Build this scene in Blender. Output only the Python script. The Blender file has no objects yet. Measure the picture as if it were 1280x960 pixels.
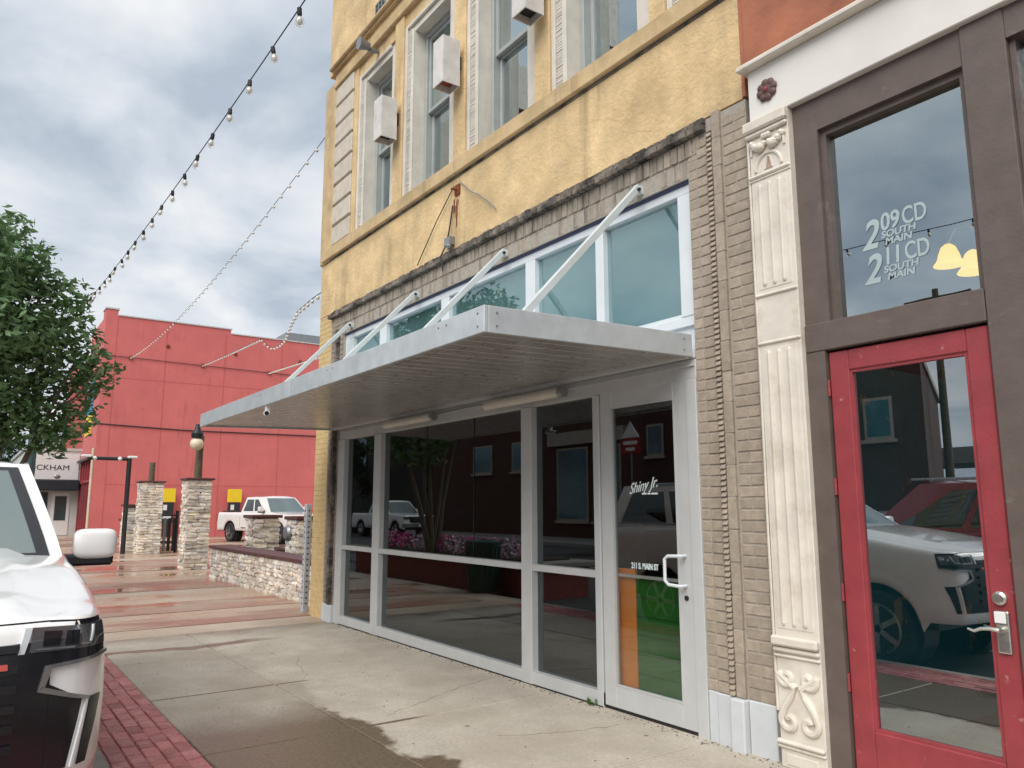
import bpy, bmesh, math, random
from mathutils import Vector, Matrix, noise
R = math.radians
random.seed(7)
scn = bpy.context.scene
col = scn.collection

# ------------------------------------------------------------ camera, sky, sun, exposure
YAW, PITCH, ROLL = R(54.773), R(8.983), R(-0.097)
fw = Vector((-math.sin(YAW)*math.cos(PITCH), math.cos(YAW)*math.cos(PITCH), math.sin(PITCH)))
rt = Vector((math.cos(YAW), math.sin(YAW), 0))
up = rt.cross(fw)
rt2 = rt*math.cos(ROLL) + up*math.sin(ROLL)
up2 = -rt*math.sin(ROLL) + up*math.cos(ROLL)
CAM = Vector((0, -4.224, 1.55))
cd = bpy.data.cameras.new('camera')
cd.sensor_width = 36.0
cd.lens = 962.0/1280*36
cd.clip_start = 0.05
cd.clip_end = 2000
cam = bpy.data.objects.new('camera', cd)
m = Matrix((rt2, up2, -fw)).transposed().to_4x4()
m.translation = CAM
cam.matrix_world = m
col.objects.link(cam)
scn.camera = cam

SUN_DIR = Vector((0.42, -0.72, 0.86)).normalized()      # towards the sun
sl = bpy.data.lights.new('sun', 'SUN')
sl.energy = 1.5
sl.angle = R(50)
sl.color = (1.0, 0.965, 0.91)
so = bpy.data.objects.new('sun', sl)
so.rotation_euler = SUN_DIR.to_track_quat('Z', 'Y').to_euler()
so.location = (5, -12, 25)
col.objects.link(so)

w = bpy.data.worlds.new('World')
scn.world = w
w.use_nodes = True
nt = w.node_tree
nt.nodes.clear()
def nd(t, typ, **kw):
    n = t.nodes.new(typ)
    for k, v in kw.items():
        setattr(n, k, v)
    return n
sky = nd(nt, 'ShaderNodeTexSky', sky_type='NISHITA')
sky.sun_disc = False
sky.sun_elevation = math.asin(SUN_DIR.z)
sky.sun_rotation = math.atan2(SUN_DIR.x, SUN_DIR.y)
tc = nd(nt, 'ShaderNodeTexCoord')
sep = nd(nt, 'ShaderNodeSeparateXYZ')
nt.links.new(tc.outputs['Generated'], sep.inputs[0])
ab = nd(nt, 'ShaderNodeMath', operation='ABSOLUTE')
nt.links.new(sep.outputs[2], ab.inputs[0])
ad = nd(nt, 'ShaderNodeMath', operation='ADD')
ad.inputs[1].default_value = 0.32
nt.links.new(ab.outputs[0], ad.inputs[0])
cmb = nd(nt, 'ShaderNodeCombineXYZ')
for i in (0, 1):
    dv = nd(nt, 'ShaderNodeMath', operation='DIVIDE')
    nt.links.new(sep.outputs[i], dv.inputs[0])
    nt.links.new(ad.outputs[0], dv.inputs[1])
    nt.links.new(dv.outputs[0], cmb.inputs[i])
n1 = nd(nt, 'ShaderNodeTexNoise')
n1.inputs['Scale'].default_value = 2.6
n1.inputs['Detail'].default_value = 7
n1.inputs['Roughness'].default_value = 0.52
n1.inputs['Distortion'].default_value = 0.25
nt.links.new(cmb.outputs[0], n1.inputs['Vector'])
rp = nd(nt, 'ShaderNodeValToRGB')
el = rp.color_ramp.elements
el[0].position = 0.38
el[0].color = (0.51, 0.575, 0.665, 1)
el[1].position = 0.66
el[1].color = (1.0, 1.0, 1.0, 1)
e = el.new(0.49)
e.color = (0.70, 0.755, 0.82, 1)
nt.links.new(n1.outputs[0], rp.inputs[0])
cl = nd(nt, 'ShaderNodeMix', data_type='RGBA', blend_type='MULTIPLY')
cl.inputs[0].default_value = 1
cl.inputs[7].default_value = (4.45, 4.5, 4.55, 1)
nt.links.new(rp.outputs[0], cl.inputs[6])
mx = nd(nt, 'ShaderNodeMix', data_type='RGBA')
mx.inputs[0].default_value = 0.97
nt.links.new(sky.outputs[0], mx.inputs[6])
nt.links.new(cl.outputs[2], mx.inputs[7])
bg = nd(nt, 'ShaderNodeBackground')
bg.inputs[1].default_value = 0.1
nt.links.new(mx.outputs[2], bg.inputs[0])
ow = nd(nt, 'ShaderNodeOutputWorld')
nt.links.new(bg.outputs[0], ow.inputs[0])

vs = scn.view_settings
vs.view_transform = 'Standard'
vs.look = 'None'
vs.exposure = 1.08
vs.gamma = 1
vs.use_curve_mapping = False
scn.render.resolution_x = 1024
scn.render.resolution_y = 768

# ------------------------------------------------------------ pixel helper (directions of the photograph)
def ray(x, y):
    return rt2*((x-640)/962.0) - up2*((y-480)/962.0) + fw
def onx(x, y, X):
    d = ray(x, y)
    return CAM + d*((X-CAM.x)/d.x)
def ony(x, y, Y):
    d = ray(x, y)
    return CAM + d*((Y-CAM.y)/d.y)

# ------------------------------------------------------------ materials
MT = {}
def base_mat(name):
    mt = bpy.data.materials.new(name)
    mt.use_nodes = True
    t = mt.node_tree
    b = t.nodes['Principled BSDF']
    return mt, t, b
def math_n(t, op, a, b=None):
    n = t.nodes.new('ShaderNodeMath')
    n.operation = op
    for i, v in enumerate((a, b)):
        if v is None:
            continue
        if isinstance(v, (int, float)):
            n.inputs[i].default_value = v
        else:
            t.links.new(v, n.inputs[i])
    return n.outputs[0]
def noise_n(t, scale, detail=4, rough=.55, vec=None, stretch=None, dist=0):
    if vec is None:
        g = t.nodes.new('ShaderNodeNewGeometry')
        vec = g.outputs['Position']
    if stretch:
        mp = t.nodes.new('ShaderNodeMapping')
        mp.inputs['Scale'].default_value = stretch
        t.links.new(vec, mp.inputs[0])
        vec = mp.outputs[0]
    n = t.nodes.new('ShaderNodeTexNoise')
    n.inputs['Scale'].default_value = scale
    n.inputs['Detail'].default_value = detail
    n.inputs['Roughness'].default_value = rough
    n.inputs['Distortion'].default_value = dist
    t.links.new(vec, n.inputs['Vector'])
    return n.outputs[0]
def mix_n(t, fac, a, b, mode='MIX'):
    n = t.nodes.new('ShaderNodeMix')
    n.data_type = 'RGBA'
    n.blend_type = mode
    for i, v in ((0, fac), (6, a), (7, b)):
        if isinstance(v, (int, float)):
            n.inputs[i].default_value = v
        elif isinstance(v, tuple):
            n.inputs[i].default_value = (*v[:3], 1)
        else:
            t.links.new(v, n.inputs[i])
    return n.outputs[2]
def map_n(t, v, a, b, c=0., d=1.):
    n = t.nodes.new('ShaderNodeMapRange')
    n.inputs[1].default_value = a
    n.inputs[2].default_value = b
    n.inputs[3].default_value = c
    n.inputs[4].default_value = d
    t.links.new(v, n.inputs[0])
    return n.outputs[0]
def sc(c, k):
    return tuple(min(1, x*k) for x in c[:3])
def mat(name, c, rough=.6, metal=0, var=.12, vscale=5, bump=0, bscale=70, rand=0, c2=None, c2scale=1.5, c2lo=.55, c2hi=.75, c2amt=1, stretch=None, spec=.5, coat=0, bdist=.01, emit=None, es=1, streak=0, hue=0):
    mt, t, b = base_mat(name)
    o = noise_n(t, vscale, 5, .6)
    k = map_n(t, o, .3, .7)
    cc = mix_n(t, k, sc(c, 1-var), sc(c, 1+var))
    if rand:
        oi = t.nodes.new('ShaderNodeObjectInfo')
        f = map_n(t, oi.outputs['Random'], 0, 1, 1-rand, 1+rand)
        hs = t.nodes.new('ShaderNodeHueSaturation')
        t.links.new(cc, hs.inputs['Color'])
        t.links.new(f, hs.inputs['Value'])
        if hue:
            fr_ = math_n(t, 'FRACT', math_n(t, 'MULTIPLY', oi.outputs['Random'], 17.3))
            t.links.new(map_n(t, fr_, 0, 1, .5-hue, .5+hue), hs.inputs['Hue'])
            fs_ = math_n(t, 'FRACT', math_n(t, 'MULTIPLY', oi.outputs['Random'], 41.7))
            t.links.new(map_n(t, fs_, 0, 1, .45, 1.25), hs.inputs['Saturation'])
        cc = hs.outputs[0]
    if streak:
        q = noise_n(t, 5.0, 4, .6, stretch=(1, 1, .07))
        q2 = noise_n(t, .9, 3, .5)
        ks = math_n(t, 'MULTIPLY', map_n(t, q, .52, .70), map_n(t, q2, .42, .62, 0, streak))
        cc = mix_n(t, ks, cc, sc(c, .48))
    if c2:
        q = noise_n(t, c2scale, 6, .62, stretch=stretch)
        k2 = map_n(t, q, c2lo, c2hi, 0, c2amt)
        cc = mix_n(t, k2, cc, c2)
    t.links.new(cc, b.inputs['Base Color'])
    b.inputs['Roughness'].default_value = rough
    b.inputs['Metallic'].default_value = metal
    b.inputs['Specular IOR Level'].default_value = spec
    b.inputs['Coat Weight'].default_value = coat
    b.inputs['Coat Roughness'].default_value = .04
    if rough > .2:
        rr = noise_n(t, vscale*2.3, 3)
        t.links.new(map_n(t, rr, .3, .7, max(.03, rough-.08), min(1, rough+.08)), b.inputs['Roughness'])
    if bump:
        bn = noise_n(t, bscale, 6, .65)
        bu = t.nodes.new('ShaderNodeBump')
        bu.inputs['Strength'].default_value = bump
        bu.inputs['Distance'].default_value = bdist
        t.links.new(bn, bu.inputs['Height'])
        t.links.new(bu.outputs[0], b.inputs['Normal'])
    if emit:
        b.inputs['Emission Color'].default_value = (*emit, 1)
        b.inputs['Emission Strength'].default_value = es
    MT[name] = mt
    return mt
def glass(name, tint=(.25, .28, .28), gcol=(.9, .97, 1), ior=1.9, rough=0.0, wav=0.0):
    mt = bpy.data.materials.new(name)
    mt.use_nodes = True
    t = mt.node_tree
    t.nodes.clear()
    tr = t.nodes.new('ShaderNodeBsdfTransparent')
    tr.inputs[0].default_value = (*tint, 1)
    gl = t.nodes.new('ShaderNodeBsdfGlossy')
    gl.inputs[0].default_value = (*gcol, 1)
    gl.inputs['Roughness'].default_value = rough
    g = t.nodes.new('ShaderNodeNewGeometry')
    dp = t.nodes.new('ShaderNodeVectorMath')
    dp.operation = 'DOT_PRODUCT'
    t.links.new(g.outputs['Normal'], dp.inputs[0])
    t.links.new(g.outputs['Incoming'], dp.inputs[1])
    c1 = math_n(t, 'SUBTRACT', 1.0, math_n(t, 'ABSOLUTE', dp.outputs['Value']))
    fac = math_n(t, 'ADD', math_n(t, 'MULTIPLY', math_n(t, 'POWER', c1, 5.0), 1-ior), ior)
    if wav:
        bn = noise_n(t, 1.7, 2)
        bu = t.nodes.new('ShaderNodeBump')
        bu.inputs['Strength'].default_value = wav
        bu.inputs['Distance'].default_value = .02
        t.links.new(bn, bu.inputs['Height'])
        t.links.new(bu.outputs[0], gl.inputs['Normal'])
    ms = t.nodes.new('ShaderNodeMixShader')
    t.links.new(fac, ms.inputs[0])
    t.links.new(tr.outputs[0], ms.inputs[1])
    t.links.new(gl.outputs[0], ms.inputs[2])
    o = t.nodes.new('ShaderNodeOutputMaterial')
    t.links.new(ms.outputs[0], o.inputs[0])
    MT[name] = mt
    return mt

YELL = (.70, .51, .275)
mat('stucco', YELL, .85, var=.24, vscale=2.2, bump=.8, bscale=20, c2=(.47, .31, .145), c2scale=1.6, c2lo=.48, c2hi=.80, c2amt=.6, bdist=.018, streak=.8)
mat('stucco_trim', (.58, .425, .235), .85, var=.14, vscale=3, bump=.4, bscale=40, c2=(.27, .19, .10), c2scale=2.5, c2lo=.45, c2hi=.75, c2amt=.7, streak=.8)
mat('stucco_side', (.58, .40, .17), .85, var=.1, bump=.4, bscale=30)
mat('yellow_brick', (.62, .45, .22), .8, var=.12, vscale=9, bump=.4, bscale=60)
mat('trim_white', (.66, .62, .55), .75, var=.1, vscale=5, bump=.25, bscale=45, c2=(.42, .38, .32), c2scale=3, c2lo=.52, c2hi=.8, c2amt=.5, stretch=(1, 1, .25), streak=.5)
mat('quoin', (.58, .52, .43), .8, var=.12, vscale=7, bump=.45, bscale=45, rand=.06)
mat('brick', (.375, .31, .243), .88, var=.16, vscale=16, bump=.6, bscale=75, rand=.10, c2=(.27, .215, .17), c2scale=2.2, c2lo=.52, c2hi=.75, c2amt=.5)
mat('mortar', (.38, .34, .29), .95, var=.15, vscale=30, bump=.5, bscale=120)
mat('soldier', (.37, .315, .255), .88, var=.16, vscale=14, bump=.5, bscale=75, rand=.10, c2=(.07, .06, .05), c2scale=5, c2lo=.46, c2hi=.66, c2amt=.75, stretch=(1.5, 1, .25))
mat('cornice', (.22, .185, .15), .92, var=.3, vscale=10, bump=.7, bscale=50, rand=.25, c2=(.035, .032, .03), c2scale=4, c2lo=.42, c2hi=.62)
mat('painted_base', (.56, .585, .60), .6, var=.07, bump=.2, bscale=30, c2=(.22, .21, .19), c2scale=6, c2lo=.66, c2hi=.72)
mat('alu', (.57, .58, .575), .42, metal=.15, var=.06, vscale=4, bump=.05, bscale=120)
mat('alu_white', (.68, .72, .75), .4, var=.05, vscale=4)
mat('caulk', (.05, .06, .13), .6)
mat('rubber', (.012, .012, .012), .6)
mat('fascia', (.56, .60, .62), .4, metal=.25, var=.1, vscale=7, c2=(.40, .42, .42), c2scale=2.5, c2lo=.5, c2hi=.8, c2amt=.5)
mat('soffit', (.50, .49, .475), .32, metal=.5, var=.12, vscale=4)
mat('strut', (.60, .65, .65), .42, var=.07, vscale=5)
mat('dark_metal', (.03, .03, .032), .45, metal=.4)
mat('grey_metal', (.28, .29, .30), .4, metal=.5)
mat('tube_lamp', (.66, .62, .54), .5, var=.08)
mat('lamp_box', (.66, .62, .58), .55, var=.14, vscale=6, c2=(.36, .30, .26), c2scale=7, c2lo=.58, c2hi=.8, c2amt=.6)
mat('box_inside', (.24, .05, .03), .7)
mat('tone_layer', (.17, .27, .28), .7, var=.12, vscale=1.2)  # clerestory backing: colour stands in for an even, flat sky reflection
mat('sash', (.36, .38, .37), .5, var=.1)
mat('blind', (.40, .50, .52), .6, var=.05)
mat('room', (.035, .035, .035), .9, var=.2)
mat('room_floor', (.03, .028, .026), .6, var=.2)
mat('upper_room', (.16, .19, .18), .9)
mat('green_panel', (.010, .13, .007), .6, var=.25, vscale=2.5)
mat('orange_panel', (.78, .26, .03), .5, var=.1)
mat('cream', (.70, .645, .56), .55, var=.09, vscale=5, bump=.25, bscale=26, c2=(.44, .34, .24), c2scale=5.5, c2lo=.54, c2hi=.78, c2amt=.6, streak=.6)
mat('cream_dark', (.36, .25, .19), .8, var=.3, vscale=20)
mat('beam_white', (.74, .71, .66), .6, var=.05, vscale=3, bump=.08, bscale=30)
mat('brown_wood', (.122, .093, .080), .52, var=.14, vscale=6, bump=.22, bscale=45, c2=(.20, .165, .15), c2scale=9, c2lo=.64, c2hi=.72, c2amt=.5)
mat('red_wood', (.30, .044, .052), .45, var=.14, vscale=5, bump=.18, bscale=50, c2=(.46, .22, .20), c2scale=14, c2lo=.655, c2hi=.70, c2amt=.8)
mat('rust', (.20, .055, .02), .9, var=.4, vscale=20, bump=.5)
mat('rosette', (.115, .062, .055), .55, var=.2, vscale=20)
mat('rosette_eye', (.24, .035, .045), .5)
mat('orange_stucco', (.37, .135, .075), .85, var=.22, vscale=3, bump=.5, bscale=25, c2=(.12, .055, .04), c2scale=1.8, c2lo=.52, c2hi=.75, c2amt=.7)
mat('nickel', (.62, .60, .55), .25, metal=.9, var=.05)
mat('decal', (.72, .80, .80), .6, var=.02)
mat('etched', (.40, .48, .50), .7, var=.05)
mat('teal_paint', (.03, .20, .25), .6, var=.2, vscale=3, c2=(.30, .31, .27), c2scale=3.4, c2lo=.64, c2hi=.66)
mat('dark_brick_in', (.10, .06, .045), .85, var=.4, vscale=7, bump=.5)
mat('red_wall', (.64, .16, .15), .75, var=.07, vscale=1.2, bump=.25, bscale=8, c2=(.54, .13, .125), c2scale=.35, c2lo=.42, c2hi=.75, c2amt=.7, streak=.45)
mat('red_joint', (.52, .115, .115), .8, var=.1)
mat('red_trim', (.30, .03, .035), .6, var=.15, c2=(.5, .35, .33), c2scale=6, c2lo=.66, c2hi=.7)
mat('coping', (.55, .56, .55), .5)
mat('cream_pipe', (.62, .52, .38), .6)
mat('stone_light', (.66, .58, .485), .9, var=.28, vscale=5, bump=.8, bscale=30, rand=.30, hue=.02, c2=(.36, .24, .15), c2scale=3.5, c2lo=.55, c2hi=.78, c2amt=.6)
mat('stone_mortar', (.20, .17, .14), .95, var=.25, vscale=20, bump=.5)
mat('cap_brick', (.10, .036, .036), .5, var=.25, vscale=9, bump=.4)
mat('wood_post', (.13, .10, .065), .85, var=.4, vscale=12, bump=.6, bscale=40, c2=(.05, .06, .04), c2scale=6)
mat('globe', (.78, .66, .50), .35, var=.05)
mat('yellow_sign', (.85, .62, .02), .45, var=.04)
mat('black_sign', (.025, .025, .03), .45)
mat('white_sign', (.78, .78, .76), .5, var=.04)
mat('white_paint', (.88, .88, .87), .16, var=.015, spec=.5, coat=.8)
mat('pearl_paint', (.76, .72, .70), .16, var=.02, coat=.8)
mat('red_paint', (.28, .012, .02), .16, coat=.8, var=.02)
mat('silver_paint', (.45, .47, .49), .2, metal=.6, coat=.6, var=.02)
mat('black_paint', (.02, .02, .023), .2, coat=.7)
mat('black_plastic', (.012, .012, .014), .42, var=.2)
mat('gloss_black', (.006, .006, .010), .22, var=.2, coat=.1)
mat('chrome', (.68, .69, .70), .12, metal=1, var=.03)
mat('satin_chrome', (.34, .34, .35), .3, metal=.9)
mat('tyre', (.018, .018, .019), .8, var=.2)
mat('drl', (.62, .66, .68), .3)
mat('lens', (.07, .075, .085), .06, coat=1)
mat('tail_red', (.35, .01, .01), .15, coat=.8)
mat('badge_red', (.55, .10, .08), .4)
mat('asphalt', (.055, .055, .058), .5, var=.3, vscale=1.5, bump=.5, bscale=90, c2=(.03, .03, .032), c2scale=.6, c2lo=.45, c2hi=.6)
mat('line_paint', (.55, .50, .25), .6, var=.25, vscale=20)
mat('kerb', (.33, .31, .28), .85, var=.15, bump=.4, bscale=50)
mat('earth', (.10, .09, .075), .9, var=.3, bump=.4)
mat('bark', (.10, .078, .06), .9, var=.3, vscale=14, bump=.7, bscale=40)
mat('teal_pole', (.035, .065, .065), .45, var=.15)
mat('soil', (.05, .038, .028), .95, var=.3, bump=.6)
mat('planter_brick', (.24, .06, .045), .8, var=.2, vscale=9, bump=.5)
mat('bin_green', (.015, .045, .038), .45, var=.1)
mat('cable', (.02, .02, .022), .6)
mat('dark_facade', (.028, .028, .032), .7, var=.2, vscale=1)
mat('far_brick', (.075, .026, .020), .85, var=.2, vscale=3, bump=.4, c2=(.08, .05, .045), c2scale=.5, c2lo=.5, c2hi=.7)
mat('far_trim', (.42, .36, .30), .8)
mat('white_wall', (.62, .62, .60), .7, var=.08, vscale=1)
mat('awning_black', (.015, .017, .024), .7)
mat('mural_blue', (.05, .30, .52), .7)
mat('mural_yellow', (.80, .62, .05), .7)
mat('shopglass', (.05, .07, .08), .08, coat=.5)
mat('teal_glass', (.06, .17, .21), .12, var=.3, vscale=.8, coat=.5)
mat('concrete_far', (.30, .285, .26), .85, var=.15, bump=.3)
mat('lamp_amber', (.85, .66, .38), .5, emit=(1.0, .62, .07), es=1.0)
mat('brass', (.45, .42, .38), .3, metal=.8)
mat('weed', (.08, .16, .03), .7, var=.3)
mat('post_grey', (.50, .53, .56), .5, metal=.2, var=.15, vscale=12)
glass('glass_store', (.26, .28, .28), (.92, .98, 1), .15)
glass('glass_door', (.72, .73, .72), (.92, .98, 1), .15)
glass('glass_red_door', (.80, .84, .84), (.93, .98, 1), .38)
glass('glass_transom', (.62, .68, .70), (.84, .95, 1), .42, wav=.03)
glass('glass_clere', (.75, .84, .84), (.72, .92, .95), .26)
glass('glass_upper', (.55, .62, .62), (.88, .98, 1), .5, wav=.04)
glass('car_glass', (.34, .38, .37), (.90, 1, 1), .26)
glass('car_glass_dark', (.02, .025, .025), (.95, 1, 1), .12)
glass('bulb_glass', (.93, .92, .9), (1, 1, 1), .08)

# leaves: per-leaf tone through position noise, slightly translucent
def leaf_mat(name, c):
    mt, t, b = base_mat(name)
    o = noise_n(t, 2.2, 3)
    o2 = noise_n(t, 31., 2)
    k = math_n(t, 'MULTIPLY', math_n(t, 'ADD', map_n(t, o, .3, .7), map_n(t, o2, .3, .7)), .5)
    cc = mix_n(t, k, sc(c, .5), sc(c, 1.55))
    t.links.new(cc, b.inputs['Base Color'])
    b.inputs['Roughness'].default_value = .5
    b.inputs['Transmission Weight'].default_value = 0
    tl = t.nodes.new('ShaderNodeBsdfTranslucent')
    t.links.new(cc, tl.inputs[0])
    ms = t.nodes.new('ShaderNodeMixShader')
    ms.inputs[0].default_value = .3
    t.links.new(b.outputs[0], ms.inputs[1])
    t.links.new(tl.outputs[0], ms.inputs[2])
    t.links.new(ms.outputs[0], t.nodes['Material Output'].inputs[0])
    MT[name] = mt
leaf_mat('leaf', (.12, .215, .085))
leaf_mat('leaf_dark', (.035, .075, .028))
leaf_mat('petal', (.72, .09, .34))
leaf_mat('petal_light', (.85, .50, .62))

# pavement with rain: damp patches darken and gloss the surface
def wet_mat(name, dry, wet, ctr=None, thr=(.50, .58), scale=.8, rough_dry=.8, rough_wet=.08, brick=None, stretch=None, shapes=(), puddle=.62, damp=1.0, drip=False, tone_layer=None, rand=0):
    mt, t, b = base_mat(name)
    g = t.nodes.new('ShaderNodeNewGeometry')
    pos = g.outputs['Position']
    fine = noise_n(t, 55, 5, .7)
    mid = noise_n(t, 3.5, 5, .6)
    cc = mix_n(t, map_n(t, mid, .3, .7), sc(dry, .86), sc(dry, 1.12))
    cc = mix_n(t, map_n(t, fine, .35, .7, 0, .35), cc, sc(dry, .72))
    blot = noise_n(t, 9, 4, .7)
    cc = mix_n(t, map_n(t, blot, .62, .74, 0, .45), cc, sc(dry, .5))
    agg = noise_n(t, 34, 8, .85)
    cc = mix_n(t, map_n(t, agg, .50, .66, 0, .75), cc, sc(dry, .55))
    cc = mix_n(t, map_n(t, agg, .46, .34, 0, .6), cc, sc(dry, 1.35))
    big = noise_n(t, 1.1, 6, .65)
    cc = mix_n(t, map_n(t, big, .44, .62, 0, .6), cc, sc((dry[0]*.97, dry[1]*.93, dry[2]*.86), .72))
    vo = t.nodes.new('ShaderNodeTexVoronoi')
    vo.inputs['Scale'].default_value = 2.1
    t.links.new(pos, vo.inputs['Vector'])
    cc = mix_n(t, map_n(t, vo.outputs['Distance'], .05, .038, 0, .8), cc, sc(dry, .28))
    wn = noise_n(t, scale, 5, .55, stretch=stretch, dist=.3)
    wf = map_n(t, wn, thr[0], thr[1])
    if shapes:
        dn = noise_n(t, 1.6, 4, .6)
        sx = t.nodes.new('ShaderNodeSeparateXYZ')
        t.links.new(pos, sx.inputs[0])
        for (cx, cy, rx, ry, amp, edge) in shapes:
            ax = math_n(t, 'POWER', math_n(t, 'ABSOLUTE', math_n(t, 'DIVIDE', math_n(t, 'SUBTRACT', sx.outputs[0], cx), rx)), 2.0)
            ay = math_n(t, 'POWER', math_n(t, 'ABSOLUTE', math_n(t, 'DIVIDE', math_n(t, 'SUBTRACT', sx.outputs[1], cy), ry)), 2.0)
            d = math_n(t, 'ADD', math_n(t, 'ADD', ax, ay), math_n(t, 'MULTIPLY', math_n(t, 'SUBTRACT', dn, .5), 1.3))
            q = map_n(t, d, 1.0, 1.0-edge, 0, amp)
            wf = math_n(t, 'MAXIMUM', wf, q)
    if drip:
        # dry under the canopy, wet beyond its drip line
        sx = t.nodes.new('ShaderNodeSeparateXYZ')
        t.links.new(pos, sx.inputs[0])
        X_, Y_ = sx.outputs[0], sx.outputs[1]
        dn = noise_n(t, 1.3, 4, .55)
        dn2 = noise_n(t, 14, 3, .6)
        yy = math_n(t, 'ADD', Y_, math_n(t, 'ADD', math_n(t, 'MULTIPLY', math_n(t, 'SUBTRACT', dn, .5), .9), math_n(t, 'MULTIPLY', math_n(t, 'SUBTRACT', dn2, .5), .05)))
        out = map_n(t, yy, -1.66, -1.72)
        dk = map_n(t, math_n(t, 'ADD', X_, math_n(t, 'MULTIPLY', math_n(t, 'SUBTRACT', dn, .5), 1.2)), -6.35, -5.55, .20, 1.0)
        wf = math_n(t, 'MAXIMUM', wf, math_n(t, 'MULTIPLY', out, dk))
        for (jx, ya, yb, w_) in ((-5.33, -1.75, -1.15, .028), (-7.0, -1.8, -1.45, .02), (-9.35, -2.3, -.9, .11)):
            ta = map_n(t, Y_, yb, ya)
            near = map_n(t, math_n(t, 'DIVIDE', math_n(t, 'ABSOLUTE', math_n(t, 'SUBTRACT', X_, math_n(t, 'ADD', jx, math_n(t, 'MULTIPLY', math_n(t, 'SUBTRACT', dn, .5), .0 if w_ < .1 else .5)))), w_), 1.0, .6)
            wf = math_n(t, 'MAXIMUM', wf, math_n(t, 'MULTIPLY', near, map_n(t, ta, 0, .4)))
        wf = math_n(t, 'MAXIMUM', wf, math_n(t, 'MULTIPLY', map_n(t, math_n(t, 'ADD', X_, math_n(t, 'MULTIPLY', math_n(t, 'SUBTRACT', dn, .5), 1.5)), -9.7, -10.4), .8))
    if brick:
        bt = t.nodes.new('ShaderNodeTexBrick')
        mp = t.nodes.new('ShaderNodeMapping')
        mp.inputs['Rotation'].default_value = (0, 0, brick)
        t.links.new(pos, mp.inputs[0])
        t.links.new(mp.outputs[0], bt.inputs[0])
        bt.inputs['Scale'].default_value = 5
        bt.inputs['Color1'].default_value = (1, 1, 1, 1)
        bt.inputs['Color2'].default_value = (.75, .75, .75, 1)
        bt.inputs['Mortar'].default_value = (.45, .45, .45, 1)
        bt.inputs['Mortar Size'].default_value = .02
        cc = mix_n(t, 1.0, cc, bt.outputs[0], 'MULTIPLY')
    if rand:
        oi = t.nodes.new('ShaderNodeObjectInfo')
        hs = t.nodes.new('ShaderNodeHueSaturation')
        t.links.new(cc, hs.inputs['Color'])
        t.links.new(map_n(t, oi.outputs['Random'], 0, 1, 1-rand, 1+rand), hs.inputs['Value'])
        cc = hs.outputs[0]
    wf = math_n(t, 'MULTIPLY', wf, damp)
    if tone_layer:  # dry sediment lying in patches
        fl = map_n(t, noise_n(t, .9, 5, .6, stretch=(1.6, .5, 1)), .42, .58, 0, .92)
        cc = mix_n(t, fl, cc, tone_layer)
    cw = mix_n(t, map_n(t, agg, .36, .66, 0, 1), sc(wet, 1.75), sc(wet, .6))
    if tone_layer:
        cw = mix_n(t, fl, cw, sc(tone_layer, .68))
    cc = mix_n(t, wf, cc, cw)
    t.links.new(cc, b.inputs['Base Color'])
    pn = noise_n(t, scale*1.7, 4, .5, stretch=stretch)
    pud = map_n(t, pn, puddle, puddle+.06)
    wr = mix_n(t, pud, (.30,)*3, (rough_wet,)*3)
    rr = mix_n(t, wf, (rough_dry,)*3, wr)
    t.links.new(rr, b.inputs['Roughness'])
    bu = t.nodes.new('ShaderNodeBump')
    bu.inputs['Distance'].default_value = .006
    t.links.new(math_n(t, 'MULTIPLY', math_n(t, 'SUBTRACT', 1.0, math_n(t, 'MULTIPLY', wf, pud)), .45), bu.inputs['Strength'])
    t.links.new(fine, bu.inputs['Height'])
    t.links.new(bu.outputs[0], b.inputs['Normal'])
    MT[name] = mt
wet_mat('concrete', (.535, .48, .40), (.135, .10, .066), thr=(.72, .80), scale=.5, drip=True)
wet_mat('paving_concrete', (.52, .425, .335), (.34, .235, .165), thr=(.34, .60), scale=.55, stretch=(.9, .35, 1), puddle=.44, rough_wet=.04)
wet_mat('paving_red', (.42, .225, .165), (.28, .115, .078), thr=(.34, .56), scale=.5, brick=1.5708, stretch=(.9, .35, 1), puddle=.44, rough_wet=.04, tone_layer=(.46, .355, .265))
wet_mat('paver', (.50, .20, .19), (.36, .105, .105), thr=(.36, .6), scale=3.4, puddle=.50, rough_wet=.10, rand=.3, damp=.75)
wet_mat('road', (.06, .06, .062), (.03, .03, .032), thr=(.40, .56), scale=.25, puddle=.55)

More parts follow.
